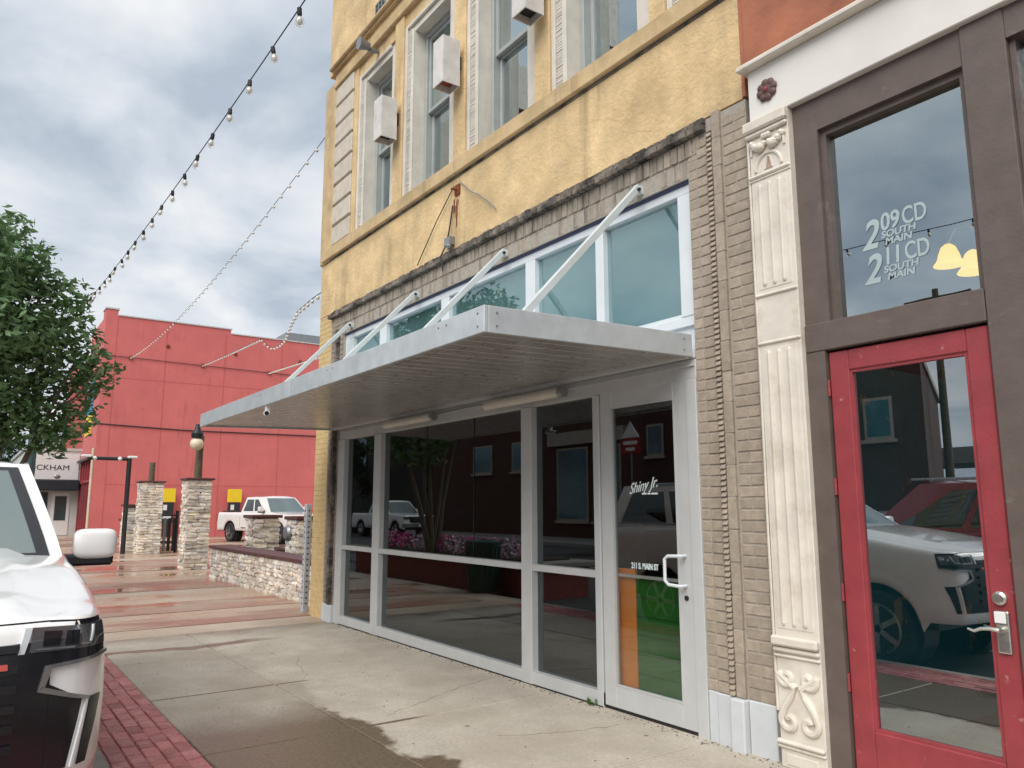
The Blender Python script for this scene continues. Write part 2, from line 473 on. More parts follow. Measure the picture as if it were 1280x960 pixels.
# ------------------------------------------------------------ geometry helpers
ORG = {}
class MB:
    def __init__(s):
        s.v = []
        s.f = []
    def quad(s, a, b, c, d):
        n = len(s.v)
        s.v += [tuple(a), tuple(b), tuple(c), tuple(d)]
        s.f.append((n, n+1, n+2, n+3))
        return s
    def hexa(s, p):
        n = len(s.v)
        s.v += [tuple(q) for q in p]
        s.f += [tuple(n+i for i in q) for q in ((0, 3, 2, 1), (4, 5, 6, 7), (0, 1, 5, 4), (1, 2, 6, 5), (2, 3, 7, 6), (3, 0, 4, 7))]
        return s
    def box(s, x0, x1, y0, y1, z0, z1):
        return s.hexa([(x0, y0, z0), (x1, y0, z0), (x1, y1, z0), (x0, y1, z0), (x0, y0, z1), (x1, y0, z1), (x1, y1, z1), (x0, y1, z1)])
    def prism(s, poly, axis, a0, a1):
        n = len(s.v)
        k = len(poly)
        def mk(p, a):
            return {'x': (a, p[0], p[1]), 'y': (p[0], a, p[1]), 'z': (p[0], p[1], a)}[axis]
        s.v += [mk(p, a0) for p in poly] + [mk(p, a1) for p in poly]
        s.f.append(tuple(n+i for i in range(k)))
        s.f.append(tuple(n+k+i for i in reversed(range(k))))
        for i in range(k):
            j = (i+1) % k
            s.f.append((n+i, n+k+i, n+k+j, n+j))
        return s
    def tube(s, pts, r, n=8, cap=True):
        pts = [Vector(p) for p in pts]
        rs = r if isinstance(r, (list, tuple)) else [r]*len(pts)
        o = len(s.v)
        prev = None
        for i, p in enumerate(pts):
            d = (pts[min(i+1, len(pts)-1)]-pts[max(i-1, 0)]).normalized()
            if prev is None:
                a = d.orthogonal().normalized()
            else:
                a = (prev-d*prev.dot(d))
                a = a.normalized() if a.length > 1e-6 else d.orthogonal().normalized()
            prev = a
            b = d.cross(a)
            for k in range(n):
                t = 2*math.pi*k/n
                s.v.append(tuple(p+(a*math.cos(t)+b*math.sin(t))*rs[i]))
        for i in range(len(pts)-1):
            for k in range(n):
                q = (k+1) % n
                s.f.append((o+i*n+k, o+i*n+q, o+(i+1)*n+q, o+(i+1)*n+k))
        if cap:
            s.f.append(tuple(o+k for k in reversed(range(n))))
            e = o+(len(pts)-1)*n
            s.f.append(tuple(e+k for k in range(n)))
        return s
    def bar(s, p0, p1, wx, wz):
        """square section bar from p0 to p1"""
        p0, p1 = Vector(p0), Vector(p1)
        d = (p1-p0).normalized()
        a = d.cross(Vector((0, 0, 1)))
        a = a.normalized() if a.length > 1e-4 else Vector((1, 0, 0))
        b = a.cross(d)
        P = []
        for p in (p0, p1):
            P += [p-a*wx/2-b*wz/2, p+a*wx/2-b*wz/2, p+a*wx/2+b*wz/2, p-a*wx/2+b*wz/2]
        return s.hexa(P)
    def lathe(s, prof, c=(0, 0, 0), n=16, axis='z'):
        o = len(s.v)
        for (r, h) in prof:
            for k in range(n):
                t = 2*math.pi*k/n
                x, y = r*math.cos(t), r*math.sin(t)
                p = {'z': (x, y, h), 'y': (x, h, y), 'x': (h, x, y)}[axis]
                s.v.append((c[0]+p[0], c[1]+p[1], c[2]+p[2]))
        m_ = len(prof)
        for i in range(m_-1):
            for k in range(n):
                q = (k+1) % n
                s.f.append((o+i*n+k, o+i*n+q, o+(i+1)*n+q, o+(i+1)*n+k))
        s.f.append(tuple(o+k for k in reversed(range(n))))
        s.f.append(tuple(o+(m_-1)*n+k for k in range(n)))
        return s
    def ball(s, c, r, n=10, sq=(1, 1, 1)):
        m_ = max(4, n//2)
        o = len(s.v)
        for i in range(m_+1):
            a = math.pi*i/m_
            for k in range(n):
                t = 2*math.pi*k/n
                s.v.append((c[0]+r*sq[0]*math.sin(a)*math.cos(t), c[1]+r*sq[1]*math.sin(a)*math.sin(t), c[2]-r*sq[2]*math.cos(a)))
        for i in range(m_):
            for k in range(n):
                q = (k+1) % n
                s.f.append((o+i*n+k, o+i*n+q, o+(i+1)*n+q, o+(i+1)*n+k))
        return s
    def grid(s, fn, nu, nv):
        o = len(s.v)
        for j in range(nv+1):
            for i in range(nu+1):
                s.v.append(tuple(fn(i/nu, j/nv)))
        for j in range(nv):
            for i in range(nu):
                a = o+j*(nu+1)+i
                s.f.append((a, a+1, a+nu+2, a+nu+1))
        return s
    def mesh(s, name, mt, smooth=False, bevel=0, org=(0, 0, 0), merge=False, segs=1):
        me = bpy.data.meshes.new(name)
        ox, oy, oz = org
        me.from_pydata([(a-ox, b-oy, c-oz) for a, b, c in s.v], [], s.f)
        bm = bmesh.new()
        bm.from_mesh(me)
        if merge:
            bmesh.ops.remove_doubles(bm, verts=bm.verts, dist=1e-4)
        if bevel:
            bmesh.ops.bevel(bm, geom=list(bm.edges), offset=bevel, segments=segs, affect='EDGES', profile=.5, clamp_overlap=True)
        bmesh.ops.recalc_face_normals(bm, faces=bm.faces)
        bm.to_mesh(me)
        bm.free()
        me.materials.append(MT[mt])
        if smooth:
            for p in me.polygons:
                p.use_smooth = True
            me.set_sharp_from_angle(angle=R(38))
        return me
    def build(s, name, mt, parent=None, smooth=False, bevel=0, merge=False, segs=1):
        org = ORG.get(parent.name, (0, 0, 0)) if parent else (0, 0, 0)
        o = bpy.data.objects.new(name, s.mesh(name, mt, smooth, bevel, org, merge, segs))
        col.objects.link(o)
        o.parent = parent
        ORG[o.name] = org
        return o
def tag(o, label, cat, group=None):
    o['label'] = label
    o['category'] = cat
    if group:
        o['group'] = group
    return o
def thing(name, label, cat, loc=(0, 0, 0), rotz=0, group=None, local=False):
    o = bpy.data.objects.new(name, None)
    col.objects.link(o)
    o.location = loc
    o.rotation_euler = (0, 0, rotz)
    o.empty_display_size = .1
    ORG[o.name] = (0, 0, 0) if local else tuple(loc)
    return tag(o, label, cat, group)
def struct(o):
    o['kind'] = 'structure'
    return o
def inst(name, me, parent, loc, scale=None, rot=None):
    """another object with shared mesh data, at a world place under an unrotated parent"""
    o = bpy.data.objects.new(name, me)
    col.objects.link(o)
    o.parent = parent
    g = ORG.get(parent.name, (0, 0, 0)) if parent else (0, 0, 0)
    o.location = (loc[0]-g[0], loc[1]-g[1], loc[2]-g[2])
    if scale:
        o.scale = scale
    if rot:
        o.rotation_euler = rot
    ORG[o.name] = tuple(loc)
    return o
def copy_tree(o, parent=None):
    c = o.copy()
    col.objects.link(c)
    c.parent = parent
    for ch in list(o.children):
        copy_tree(ch, c)
    return c
def text_part(txt, size, mt, parent, place, name='lettering', shear=0, sx=1, depth=.002, align='LEFT', bold=0):
    """flat raised lettering; place maps (u, v, w) of the text to the world"""
    cu = bpy.data.curves.new('text', 'FONT')
    cu.body = txt
    cu.size = size
    cu.shear = shear
    cu.align_x = align
    cu.extrude = depth
    cu.offset = bold
    ob = bpy.data.objects.new('text', cu)
    col.objects.link(ob)
    bpy.context.view_layer.update()
    dg = bpy.context.evaluated_depsgraph_get()
    me0 = bpy.data.meshes.new_from_object(ob.evaluated_get(dg))
    b = MB()
    b.v = [tuple(place(v.co.x*sx, v.co.y, v.co.z)) for v in me0.vertices]
    b.f = [tuple(p.vertices) for p in me0.polygons]
    bpy.data.objects.remove(ob)
    bpy.data.curves.remove(cu)
    bpy.data.meshes.remove(me0)
    return b.build(name, mt, parent)
def stone_mesh(name, mt, seed, rough=.09):
    rnd = random.Random(seed)
    bm = bmesh.new()
    bmesh.ops.create_cube(bm, size=1)
    bmesh.ops.subdivide_edges(bm, edges=list(bm.edges), cuts=1, use_grid_fill=True)
    for v in bm.verts:
        for k in range(3):
            v.co[k] += rnd.uniform(-rough, rough)
        n = sum(1 for k in range(3) if abs(v.co[k]) > .3)
        if n == 3:
            v.co *= .93
    me = bpy.data.meshes.new(name)
    bm.to_mesh(me)
    bm.free()
    me.materials.append(MT[mt])
    return me

# ============================================================ THE GROUND
struct(MB().quad((-320, -320, -.17), (320, -320, -.17), (320, 320, -.17), (-320, 320, -.17)).build('ground', 'earth'))
struct(MB().quad((-220, -16.5, -.13), (120, -16.5, -.13), (120, -3.47, -.13), (-220, -3.47, -.13)).build('road', 'road'))
lm = struct(MB().box(-215, 118, -10.05, -9.95, -.13, -.126).build('lane_marking', 'line_paint'))
kb = struct(MB().box(-220, 120, -3.47, -3.352, -.14, .0).build('kerb', 'kerb', bevel=.012))
struct(MB().box(-220, 120, -16.6, -16.5, -.14, .0).build('far_kerb', 'kerb'))
struct(MB().box(-220, 120, -20.3, -16.6, -.14, -.001).build('far_pavement', 'concrete_far'))
struct(MB().quad((-30, -60, -.12), (90, -60, -.12), (90, -20.3, -.12), (-30, -20.3, -.12)).build('far_parking_lot', 'asphalt'))
# pavement of concrete slabs in front of the shops
swk = struct(MB().box(-10.35, 30, -2.85, .05, -.14, -.014).build('sidewalk', 'concrete'))
xs = [-10.35, -8.70, -7.0, -5.33, -3.67, -2.0, -.33, 1.35, 3.0, 4.7]
ys = [-2.85, -1.83, .03]
for i in range(len(xs)-1):
    for j in range(2):
        g = .007
        MB().box(xs[i]+g, xs[i+1]-g, ys[j]+g, ys[j+1]-g, -.10, 0).build('slab', 'concrete', swk, bevel=.006)
# strip of red pavers along the kerb
pv = struct(MB().box(-60, 30, -3.352, -2.85, -.14, -.012).build('paver_strip', 'paver'))
pm = []
for q in range(5):
    b = MB().box(-.098, .098, -.0475, .0475, -.05, .0)
    me = b.mesh('paver', 'paver', bevel=.006)
    rnd = random.Random(q)
    for v in me.vertices:
        v.co.x += rnd.uniform(-.004, .004)
        v.co.y += rnd.uniform(-.004, .004)
        v.co.z += rnd.uniform(-.004, .003)
    pm.append(me)
for j in range(5):
    x = -9.6+(.1 if j % 2 else 0)
    while x < -3.2:
        inst('paver', random.choice(pm), pv, (x, -3.30+j*.1, .001+random.uniform(-.002, .002)))
        x += .2
struct(MB().box(-60, -10.35, -3.352, 40, -.14, -.002).build('plaza', 'paving_concrete'))
for (a, b) in ((-44, -41), (-38.5, -35), (-32.5, -29.5), (-25, -20.8), (-17.8, -15.8), (-13.8, -12.5), (-11.95, -11.0)):
    struct(MB().quad((a, -2.85, .003), (b, -2.85, .003), (b, 14, .003), (a, 14, .003)).build('paving_band', 'paving_red'))
struct(MB().quad((-10.2, -2.3, .0045), (-9.55, -2.5, .0045), (-9.45, -1.1, .0045), (-9.9, -.9, .0045)).build('paving_stain', 'concrete')) if False else None

# ============================================================ YELLOW CORNER BUILDING
YB = thing('corner_building', 'yellow stucco two storey corner building with brick shopfront and glass door', 'building', (-7.1, 0, 0))
XL, XR = -11.07, -3.17
def wall(name, mt, *boxes, bevel=0, parent=None):
    b = MB()
    for q in boxes:
        b.box(*q)
    return b.build(name, mt, parent or YB, bevel=bevel)
# stucco band between shopfront and upper windows, wall round the upper windows, parapet
wall('wall', 'stucco', (XL, XR, 0, .35, 4.372, 5.20))
wall('wall', 'stucco', (XL+.04, XR, .0, .35, 8.335, 10.6))
wall('side_wall', 'stucco_side', (XL, XL+.3, .352, 14, -.1, 10.6))
wall('rear_wall', 'stucco_side', (XL, XR, 14, 14.3, -.1, 10.6))
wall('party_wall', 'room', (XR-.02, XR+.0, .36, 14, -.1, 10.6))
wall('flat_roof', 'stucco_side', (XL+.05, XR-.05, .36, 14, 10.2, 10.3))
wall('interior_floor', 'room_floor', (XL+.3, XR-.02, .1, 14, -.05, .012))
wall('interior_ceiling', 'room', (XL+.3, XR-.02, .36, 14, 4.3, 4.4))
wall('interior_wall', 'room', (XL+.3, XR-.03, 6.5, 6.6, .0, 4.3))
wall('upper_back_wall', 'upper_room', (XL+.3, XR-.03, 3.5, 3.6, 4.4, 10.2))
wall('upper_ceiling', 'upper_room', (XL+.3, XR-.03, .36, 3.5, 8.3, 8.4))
# sill course, belt mouldings
sb = wall('sill_course', 'stucco_trim', (-10.98, XR, -.055, .04, 5.225, 5.395), bevel=.01)
wall('drip_groove', 'cornice', (-10.96, XR, -.012, .0, 5.198, 5.226))
x = -10.9
for xj in (-8.0, -6.1, -4.9):
    wall('sill_joint', 'stucco_side', (xj, xj+.008, -.058, -.054, 5.23, 5.39))
wall('belt_course', 'stucco_trim', (-10.72, XR, -.05, .05, 7.98, 8.10), bevel=.012)
wall('belt_course', 'stucco', (-10.74, XR, -.02, .05, 8.10, 8.24))
wall('belt_moulding', 'stucco_trim', (-10.78, XR, -.12, .05, 8.28, 8.335), bevel=.015)
wall('belt_moulding', 'stucco_trim', (-10.76, XR, -.075, .05, 8.24, 8.28), bevel=.01)
# corner strip
wall('corner_strip', 'stucco_trim', (XL-.03, -10.70, -.03, .34, 5.20, 8.12), bevel=.02)
wall('corner_strip', 'stucco', (-10.03, -9.89, 0, .34, 5.39, 7.98))
wall('window_wall', 'stucco', (-10.70, -10.03, .03, .35, 5.39, 7.98))
# rusticated blocks
for k in range(8):
    z0 = 5.40+k*.323
    wall('quoin_block', 'quoin', (-10.69, -10.035, -.022, .06, z0+.022, z0+.323-.012), bevel=.012)
# bays
PIL = [(-8.68, -8.43), (-7.13, -6.88), (-5.58, -5.34), (-4.03, -3.86)]
for a, b in PIL:
    wall('pilaster', 'stucco', (a, b, -.012, .35, 5.39, 7.98), bevel=.008)
bays = [(-9.89, -8.68), (-8.43, -7.13), (-6.88, -5.58), (-5.34, -4.03), (-3.86, -3.17)]
wall('window_wall', 'stucco', (-9.9, -3.17, .02, .35, 7.80, 7.98))
dent_me = MB().box(-.021, .021, -.014, .014, -.0135, .0135).mesh('bead', 'trim_white', bevel=.006)
for bi, (a, b) in enumerate(bays):
    full = bi < 4
    oa, ob = a+.21, (b-.19 if full else b+.5)
    W = thing('x', 'x', 'x') if False else None
    win = MB().box(a, oa, .05, .36, 5.39, 7.80).box(oa, ob, .05, .36, 7.66, 7.80)
    if full:
        win.box(ob, b, .05, .36, 5.39, 7.80)
    wn = win.build('window', 'trim_white', YB)
    # raised architrave with carved beading
    MB().box(a+.003, a+.055, .012, .05, 5.39, 7.80).box(a+.055, ob, .012, .05, 7.75, 7.80).build('architrave', 'trim_white', wn, bevel=.006)
    MB().box(oa-.06, oa-.002, .028, .05, 5.39, 7.70).build('architrave', 'trim_white', wn, bevel=.005)
    bd = MB()
    z = 5.42
    while z < 7.7:
        h = random.uniform(.022, .032)
        bd.box(a+.058, oa-.062, .034+random.uniform(-.004, .003), .05, z, z+h-.005)
        z += h
    o = bd.build('beading', 'trim_white', wn, bevel=.003)
    if not full:
        continue
    # sash window set deep in the reveal
    MB().box(oa+.001, oa+.055, .20, .34, 5.395, 7.655).box(ob-.055, ob-.001, .20, .34, 5.395, 7.655).box(oa+.055, ob-.055, .20, .34, 7.59, 7.655).box(oa+.055, ob-.055, .20, .34, 5.395, 5.44).build('frame', 'sash', wn, bevel=.005)
    MB().box(oa+.056, oa+.095, .23, .28, 6.53, 7.588).box(ob-.095, ob-.056, .23, .28, 6.53, 7.588).box(oa+.095, ob-.095, .23, .28, 6.53, 6.585).box(oa+.095, ob-.095, .23, .28, 7.54, 7.588).build('upper_sash', 'sash', wn, bevel=.004)
    MB().box(oa+.056, oa+.095, .285, .33, 5.442, 6.56).box(ob-.095, ob-.056, .285, .33, 5.442, 6.56).box(oa+.095, ob-.095, .285, .33, 6.51, 6.56).box(oa+.095, ob-.095, .285, .33, 5.442, 5.50).build('lower_sash', 'sash', wn, bevel=.004)
    MB().quad((oa+.09, .255, 6.58), (ob-.09, .255, 6.58), (ob-.09, .255, 7.545), (oa+.09, .255, 7.545)).build('pane', 'glass_upper', wn)
    MB().quad((oa+.09, .31, 5.49), (ob-.09, .31, 5.49), (ob-.09, .31, 6.515), (oa+.09, .31, 6.515)).build('pane', 'glass_upper', wn)
    if bi == 3:
        bl = MB()
        z = 5.5
        while z < 7.5:
            bl.hexa([(oa+.07, .36, z), (ob-.07, .36, z), (ob-.07, .385, z+.012), (oa+.07, .385, z+.012), (oa+.07, .36, z+.003), (ob-.07, .36, z+.003), (ob-.07, .385, z+.015), (oa+.07, .385, z+.015)])
            z += .026
        bl.build('venetian_blind', 'blind', wn)
    else:
        MB().quad((oa+.02, .42, 6.35+.1*bi), (ob-.02, .42, 6.35+.1*bi), (ob-.02, .42, 7.62), (oa+.02, .42, 7.62)).build('roller_blind', 'blind', wn)
wall('window_wall', 'stucco_side', (XL+.05, XR, .345, .36, 7.67, 10.2))
# vent grille high on the wall
vg = MB().box(-9.36, -9.03, -.006, .05, 8.40, 8.66).build('vent', 'dark_metal', YB)
for k in range(4):
    MB().box(-9.35+k*.1, -9.33+k*.1, -.014, -.006, 8.41, 8.65).box(-9.355, -9.035, -.012, -.007, 8.44+k*.06, 8.452+k*.06).build('grille_bar', 'grey_metal', vg)

# ---- brickwork round the shopfront
bcache = {}
def brick(parent, x0, x1, z0, z1, y0=0., depth=.05, mt='brick', name='brick', jit=.004):
    k = (round(x1-x0, 3), round(z1-z0, 3), depth, mt, random.randint(0, 2))
    if k not in bcache:
        me = MB().box(-(x1-x0)/2, (x1-x0)/2, 0, depth, -(z1-z0)/2, (z1-z0)/2).mesh(name, mt, bevel=.0045)
        rnd = random.Random(str(k))
        for v in me.vertices:
            v.co.x += rnd.uniform(-.0018, .0018)
            v.co.z += rnd.uniform(-.0018, .0018)
            v.co.y += rnd.uniform(-.0015, .0015)
        bcache[k] = me
    return inst(name, bcache[k], parent, ((x0+x1)/2, y0+random.uniform(-jit, jit), (z0+z1)/2))
pr = wall('brick_pier', 'mortar', (-3.69, XR+.02, .003, .36, .30, 4.36))
CH = .0752
for k in range(54):
    z0 = .325+k*CH
    z1 = z0+CH-.009
    if z1 > 4.37:
        break
    if z1 < 4.26:
        brick(pr, -3.686, -3.607, z0, z1, -.001, jit=.0015)
        brick(pr, -3.600, -3.505, z0, z1, -.006, jit=.0015)
    if k % 2:
        brick(pr, -3.352, XR+.012, z0, z1, -.003, jit=.0018)
    else:
        brick(pr, -3.352, -3.262, z0, z1, -.003, jit=.0018)
        brick(pr, -3.254, XR+.012, z0, z1, -.003, jit=.0018)
# moulded rib: smooth stacked stretchers beside a toothed course
for k in range(19):
    z0 = .325+k*.2135
    brick(pr, -3.440, -3.368, z0, z0+.208, -.024, .06, 'brick', 'rib_brick', .002)
MB().box(-3.435, -3.372, -.019, .01, .325, 4.36).build('rib_core', 'mortar', pr)
MB().box(-3.498, -3.442, -.012, .01, .325, 4.25).build('rib_core', 'cornice', pr)  # dark core painted in for the shadows between the teeth
tm = MB().hexa([(-.02, 0, -.017), (.02, 0, -.017), (.02, .06, -.017), (-.02, .06, -.017), (-.02, .018, .017), (.02, .018, .017), (.02, .06, .017), (-.02, .06, .017)]).mesh('tooth_brick', 'brick', bevel=.005)
for k in range(104):
    inst('tooth_brick', tm, pr, (-3.469, -.036, .345+k*.0376))
# soldier courses and mouldy cornice
so_ = wall('soldier_course', 'mortar', (-10.58, -3.50, .008, .36, 3.975, 4.37))
n = 94
x0, x1 = -10.22, -3.62
for r_ in range(2):
    zz = (3.985, 4.118) if r_ == 0 else (4.126, 4.258)
    xa, xb = (-10.28, -3.62) if r_ == 0 else (-10.5, -3.56)
    for k in range(n):
        a = xa+(xb-xa)*k/n
        b = xa+(xb-xa)*(k+1)/n-.008
        brick(so_, a, b, zz[0], zz[1], -.004+.012*(1-r_), .06, 'soldier', 'soldier_brick', .005)
for k in range(96):
    a = -10.6+(7.1)*k/96
    o = brick(so_, a, a+7.1/96-.007, 4.266, 4.318, -.062, .12, 'cornice', 'cornice_brick', .012)
    o = brick(so_, a, a+7.1/96-.007, 4.322, 4.368, -.028, .09, 'cornice', 'cornice_brick', .01)
# left pier: bare brick and the painted strip, courses too fine to pick apart
pl = wall('brick_pier', 'mortar', (-10.58, -10.16, .012, .36, .22, 4.26))
bs = MB()
for k in range(54):
    z0 = .225+k*CH
    if z0 > 4.2:
        break
    bs.box(-10.57, -10.50, -.002, .05, z0, z0+CH-.009).box(-10.495, -10.40, .002, .05, z0, z0+CH-.009).box(-10.255, -10.165, .0, .05, z0, z0+CH-.009)
o = bs.build('brickwork', 'soldier', pl, bevel=.003)
o['kind'] = 'stuff'
bs = MB()
for k in range(20):
    z0 = .225+k*.2135
    if z0 < 4.05:
        bs.box(-10.34, -10.265, -.048, .05, z0, z0+.205)
for k in range(100):
    z0 = .23+k*.0376
    bs.box(-10.40, -10.35, -.03+.012*(k % 2), .05, z0, z0+.03)
o = bs.build('rib_brickwork', 'cornice', pl)
o['kind'] = 'stuff'
pc = wall('painted_pier', 'yellow_brick', (XL+.008, -10.585, .009, .352, -.05, 4.372))
bs = MB()
for k in range(59):
    z0 = -.03+k*CH
    o_ = 0 if k % 2 else .1
    bs.box(XL, -10.82-o_+.05, .005, .1, z0, min(4.37, z0+CH-.004)).box(-10.816-o_+.05, -10.585, .005, .1, z0, min(4.37, z0+CH-.004))
    bs.box(XL, XL+.1, .105, .35, z0, min(4.37, z0+CH-.007))
o = bs.build('painted_brickwork', 'yellow_brick', pc, bevel=.002)
o['kind'] = 'stuff'
# painted plinths
wall('plinth', 'painted_base', (-3.688, -3.607, -.004, .3, -.02, .322), bevel=.006)
wall('plinth', 'painted_base', (-3.603, -3.47, -.014, .3, -.02, .320), bevel=.006)
wall('plinth', 'painted_base', (-3.466, -3.356, -.062, .3, -.02, .321), bevel=.01)
wall('plinth', 'painted_base', (-3.352, XR+.02, -.012, .3, -.02, .322), bevel=.006)
wall('plinth', 'painted_base', (-10.586, -10.40, -.014, .3, -.02, .222), bevel=.006)
wall('plinth', 'painted_base', (-10.396, -10.16, -.055, .3, -.02, .222), bevel=.008)

# ---- clerestory over the canopy
CY = .05
cb = wall('clerestory', 'alu_white', (-10.16, -3.70, CY+.03, .16, 2.60, 2.86))
def member(name, mt, *q, parent=None, bevel=.004):
    return MB().box(*q).build(name, mt, parent or YB, bevel=bevel)
member('frame_rail', 'alu_white', -10.16, -3.70, CY, CY+.1, 2.86, 2.935, parent=cb)
member('frame_rail', 'alu_white', -10.16, -3.70, CY, CY+.1, 3.885, 3.955, parent=cb)
member('sealant', 'caulk', -10.16, -3.70, CY-.02, CY+.12, 3.955, 3.985, parent=cb, bevel=0)
cm = [(-10.16, -9.90), (-9.05, -8.86), (-7.45, -7.28), (-5.82, -5.67), (-4.80, -4.70), (-3.85, -3.70)]
for a, b in cm:
    member('mullion', 'alu_white', a, b, CY-.004, CY+.1, 2.936, 3.884, parent=cb)
for i in range(5):
    a, b = cm[i][1], cm[i+1][0]
    MB().quad((a, CY+.05, 2.93), (b, CY+.05, 2.93), (b, CY+.05, 3.89), (a, CY+.05, 3.89)).build('pane', 'glass_clere', cb)
    member('glazing_bead', 'alu_white', a, b, CY+.02, CY+.048, 2.936, 2.965, parent=cb, bevel=0)
    MB().quad((a, CY+.09, 2.9), (b, CY+.09, 2.9), (b, CY+.09, 3.9), (a, CY+.09, 3.9)).build('pane_backing', 'tone_layer', cb)  # added sheet; its grey-teal imitates a flat reflection in the pane

# ---- shopfront frame and panes
FY = -.012
sf = wall('shopfront', 'alu', (-10.16, -3.69, FY, .11, 2.60, 2.665), bevel=.004)
member('header', 'alu', -10.16, -3.69, FY+.012, .11, 2.452, 2.597, parent=sf)
member('header_strip', 'alu', -10.10, -3.70, FY-.006, FY+.012, 2.545, 2.556, parent=sf, bevel=0)
member('sill', 'alu', -10.02, -4.738, FY+.002, .11, .0075, .112, parent=sf)
for a, b in ((-10.16, -9.95), (-9.005, -8.815), (-5.825, -5.665), (-4.812, -4.738), (-3.785, -3.69)):
    member('post', 'alu', a, b, FY, .112, -.014, 2.45, parent=sf)
for a, b in ((-9.95, -9.005), (-8.815, -5.825), (-5.665, -4.812)):
    member('rail', 'alu', a+.001, b-.001, FY+.006, .10, .975, 1.032, parent=sf)
def pane(parent, a, b, z0, z1, y, mt, name='pane'):
    return MB().quad((a, y, z0), (b, y, z0), (b, y, z1), (a, y, z1)).build(name, mt, parent)
GY = .055
for a, b in ((-9.95, -9.005), (-8.815, -7.752), (-7.746, -6.742), (-6.736, -5.825), (-5.665, -4.812)):
    pane(sf, a, b, 1.032, 2.452, GY, 'glass_store')
for a, b in ((-9.95, -9.005), (-8.815, -5.825), (-5.665, -4.812)):
    pane(sf, a, b, .112, .975, GY, 'glass_store')
for x in (-7.749, -6.739):
    member('butt_joint', 'rubber', x-.004, x+.004, GY-.004, GY+.012, 1.033, 2.451, parent=sf, bevel=0)
# the glass door
dr = MB().box(-4.732, -4.60, .002, .047, .022, 2.458).box(-3.925, -3.79, .002, .047, .022, 2.458).box(-4.60, -3.925, .002, .047, 2.325, 2.458).box(-4.60, -3.925, .002, .047, .022, .192).build('door', 'alu', YB, bevel=.004)
pane(dr, -4.60, -3.925, .192, 2.325, .025, 'glass_door')
MB().box(-4.61, -4.598, -.002, .01, .185, 2.33).box(-3.927, -3.915, -.002, .01, .185, 2.33).box(-4.598, -3.927, -.002, .01, .185, .197).box(-4.598, -3.927, -.002, .01, 2.32, 2.33).build('glazing_bead', 'alu', dr)
MB().box(-4.60, -3.925, .045, .075, .998, 1.022).build('push_bar', 'alu', dr, bevel=.004)
hp = [(-3.855, -.0, 1.195), (-3.855, -.045, 1.195), (-3.87, -.06, 1.195), (-3.955, -.072, 1.192), (-3.985, -.074, 1.17), (-3.985, -.074, 1.02), (-3.955, -.072, .993), (-3.87, -.06, .988), (-3.855, -.045, .988), (-3.855, 0, .988)]
MB().tube(hp, .0125, 10).build('pull_handle', 'alu_white', dr, smooth=True)
MB().lathe([(.018, .002), (.018, -.006), (.012, -.008)], (-3.853, 0, .905), 14, 'y').build('lock_cylinder', 'dark_metal', dr)
wall('base_gap', 'rubber', (-10.0, -4.74, FY-.004, .1, -.012, .007))
wall('threshold', 'rubber', (-4.738, -3.785, .004, .10, -.01, .02))
# door lettering
def face(x0, z0, y, kx=1, kz=1):
    return lambda u, v, w_: (x0+u*kx, y-w_, z0+v*kz)
text_part('211 S. MAIN ST', .062, 'decal', dr, face(-4.425, 1.075, .022), sx=.70, bold=.0012)
def slant(x0, z0, y, k):
    return lambda u, v, w_: (x0+u, y-w_, z0+v+u*k)
text_part('Shiny Jr.', .115, 'decal', dr, slant(-4.43, 1.635, .022, .18), shear=.45, sx=.82)
b = MB()
for a, l in ((-4.29, .05), (-4.23, .03), (-4.19, .065)):
    b.box(a, a+l, .0205, .0225, 1.632, 1.645)
b.build('small_print', 'decal', dr)
# room items seen through the door
tag(MB().box(-4.66, -4.455, .085, .11, .012, 1.06).build('orange_board', 'orange_panel', bevel=.005), 'upright orange board standing inside behind the glass door', 'board')
gp = tag(MB().box(-4.45, -3.80, .088, .11, .012, 1.02).build('green_board', 'green_panel', bevel=.005), 'bright green board leaning behind the lower half of the glass door', 'board')
for k in range(6):
    MB().box(-4.449, -3.801, .085, .088, .15+k*.14, .154+k*.14).build('groove', 'black_plastic', gp)

# ============================================================ METAL CANOPY
CN = thing('metal_canopy', 'flat silver metal canopy hung over the glass shopfront by four sloping rods', 'canopy', (-7.05, -.9, 2.6))
CX0, CX1, CYF = -10.40, -3.702, -1.81
def cz(y):                      # canopy falls slightly towards the street
    return 2.775+(.05)*(y/1.81)
th = .165
def fasc(p, q, name='fascia', tk=.03, inward=(0, 1)):
    (xa, ya), (xb, yb) = p, q
    P = []
    for dz in (-th, 0):
        P += [(xa, ya, cz(ya)+dz), (xb, yb, cz(yb)+dz), (xb+inward[0]*tk, yb+inward[1]*tk, cz(yb)+dz), (xa+inward[0]*tk, ya+inward[1]*tk, cz(ya)+dz)]
    return MB().hexa(P).build(name, 'fascia', CN, bevel=.003)
fasc((CX0, CYF), (-7.05, CYF))
fasc((-7.046, CYF), (CX1, CYF))
fasc((CX1-.0005, CYF+.032), (CX1-.0005, -.014), inward=(-1, 0))
fasc((CX0+.0005, CYF+.032), (CX0+.0005, -.014), inward=(1, 0))
MB().box(CX0+.03, CX1-.03, CYF+.03, -.014, 2.66, 2.685).build('roof_sheet', 'fascia', CN)
n = 42
wd = (CX1-CX0-.06)/n
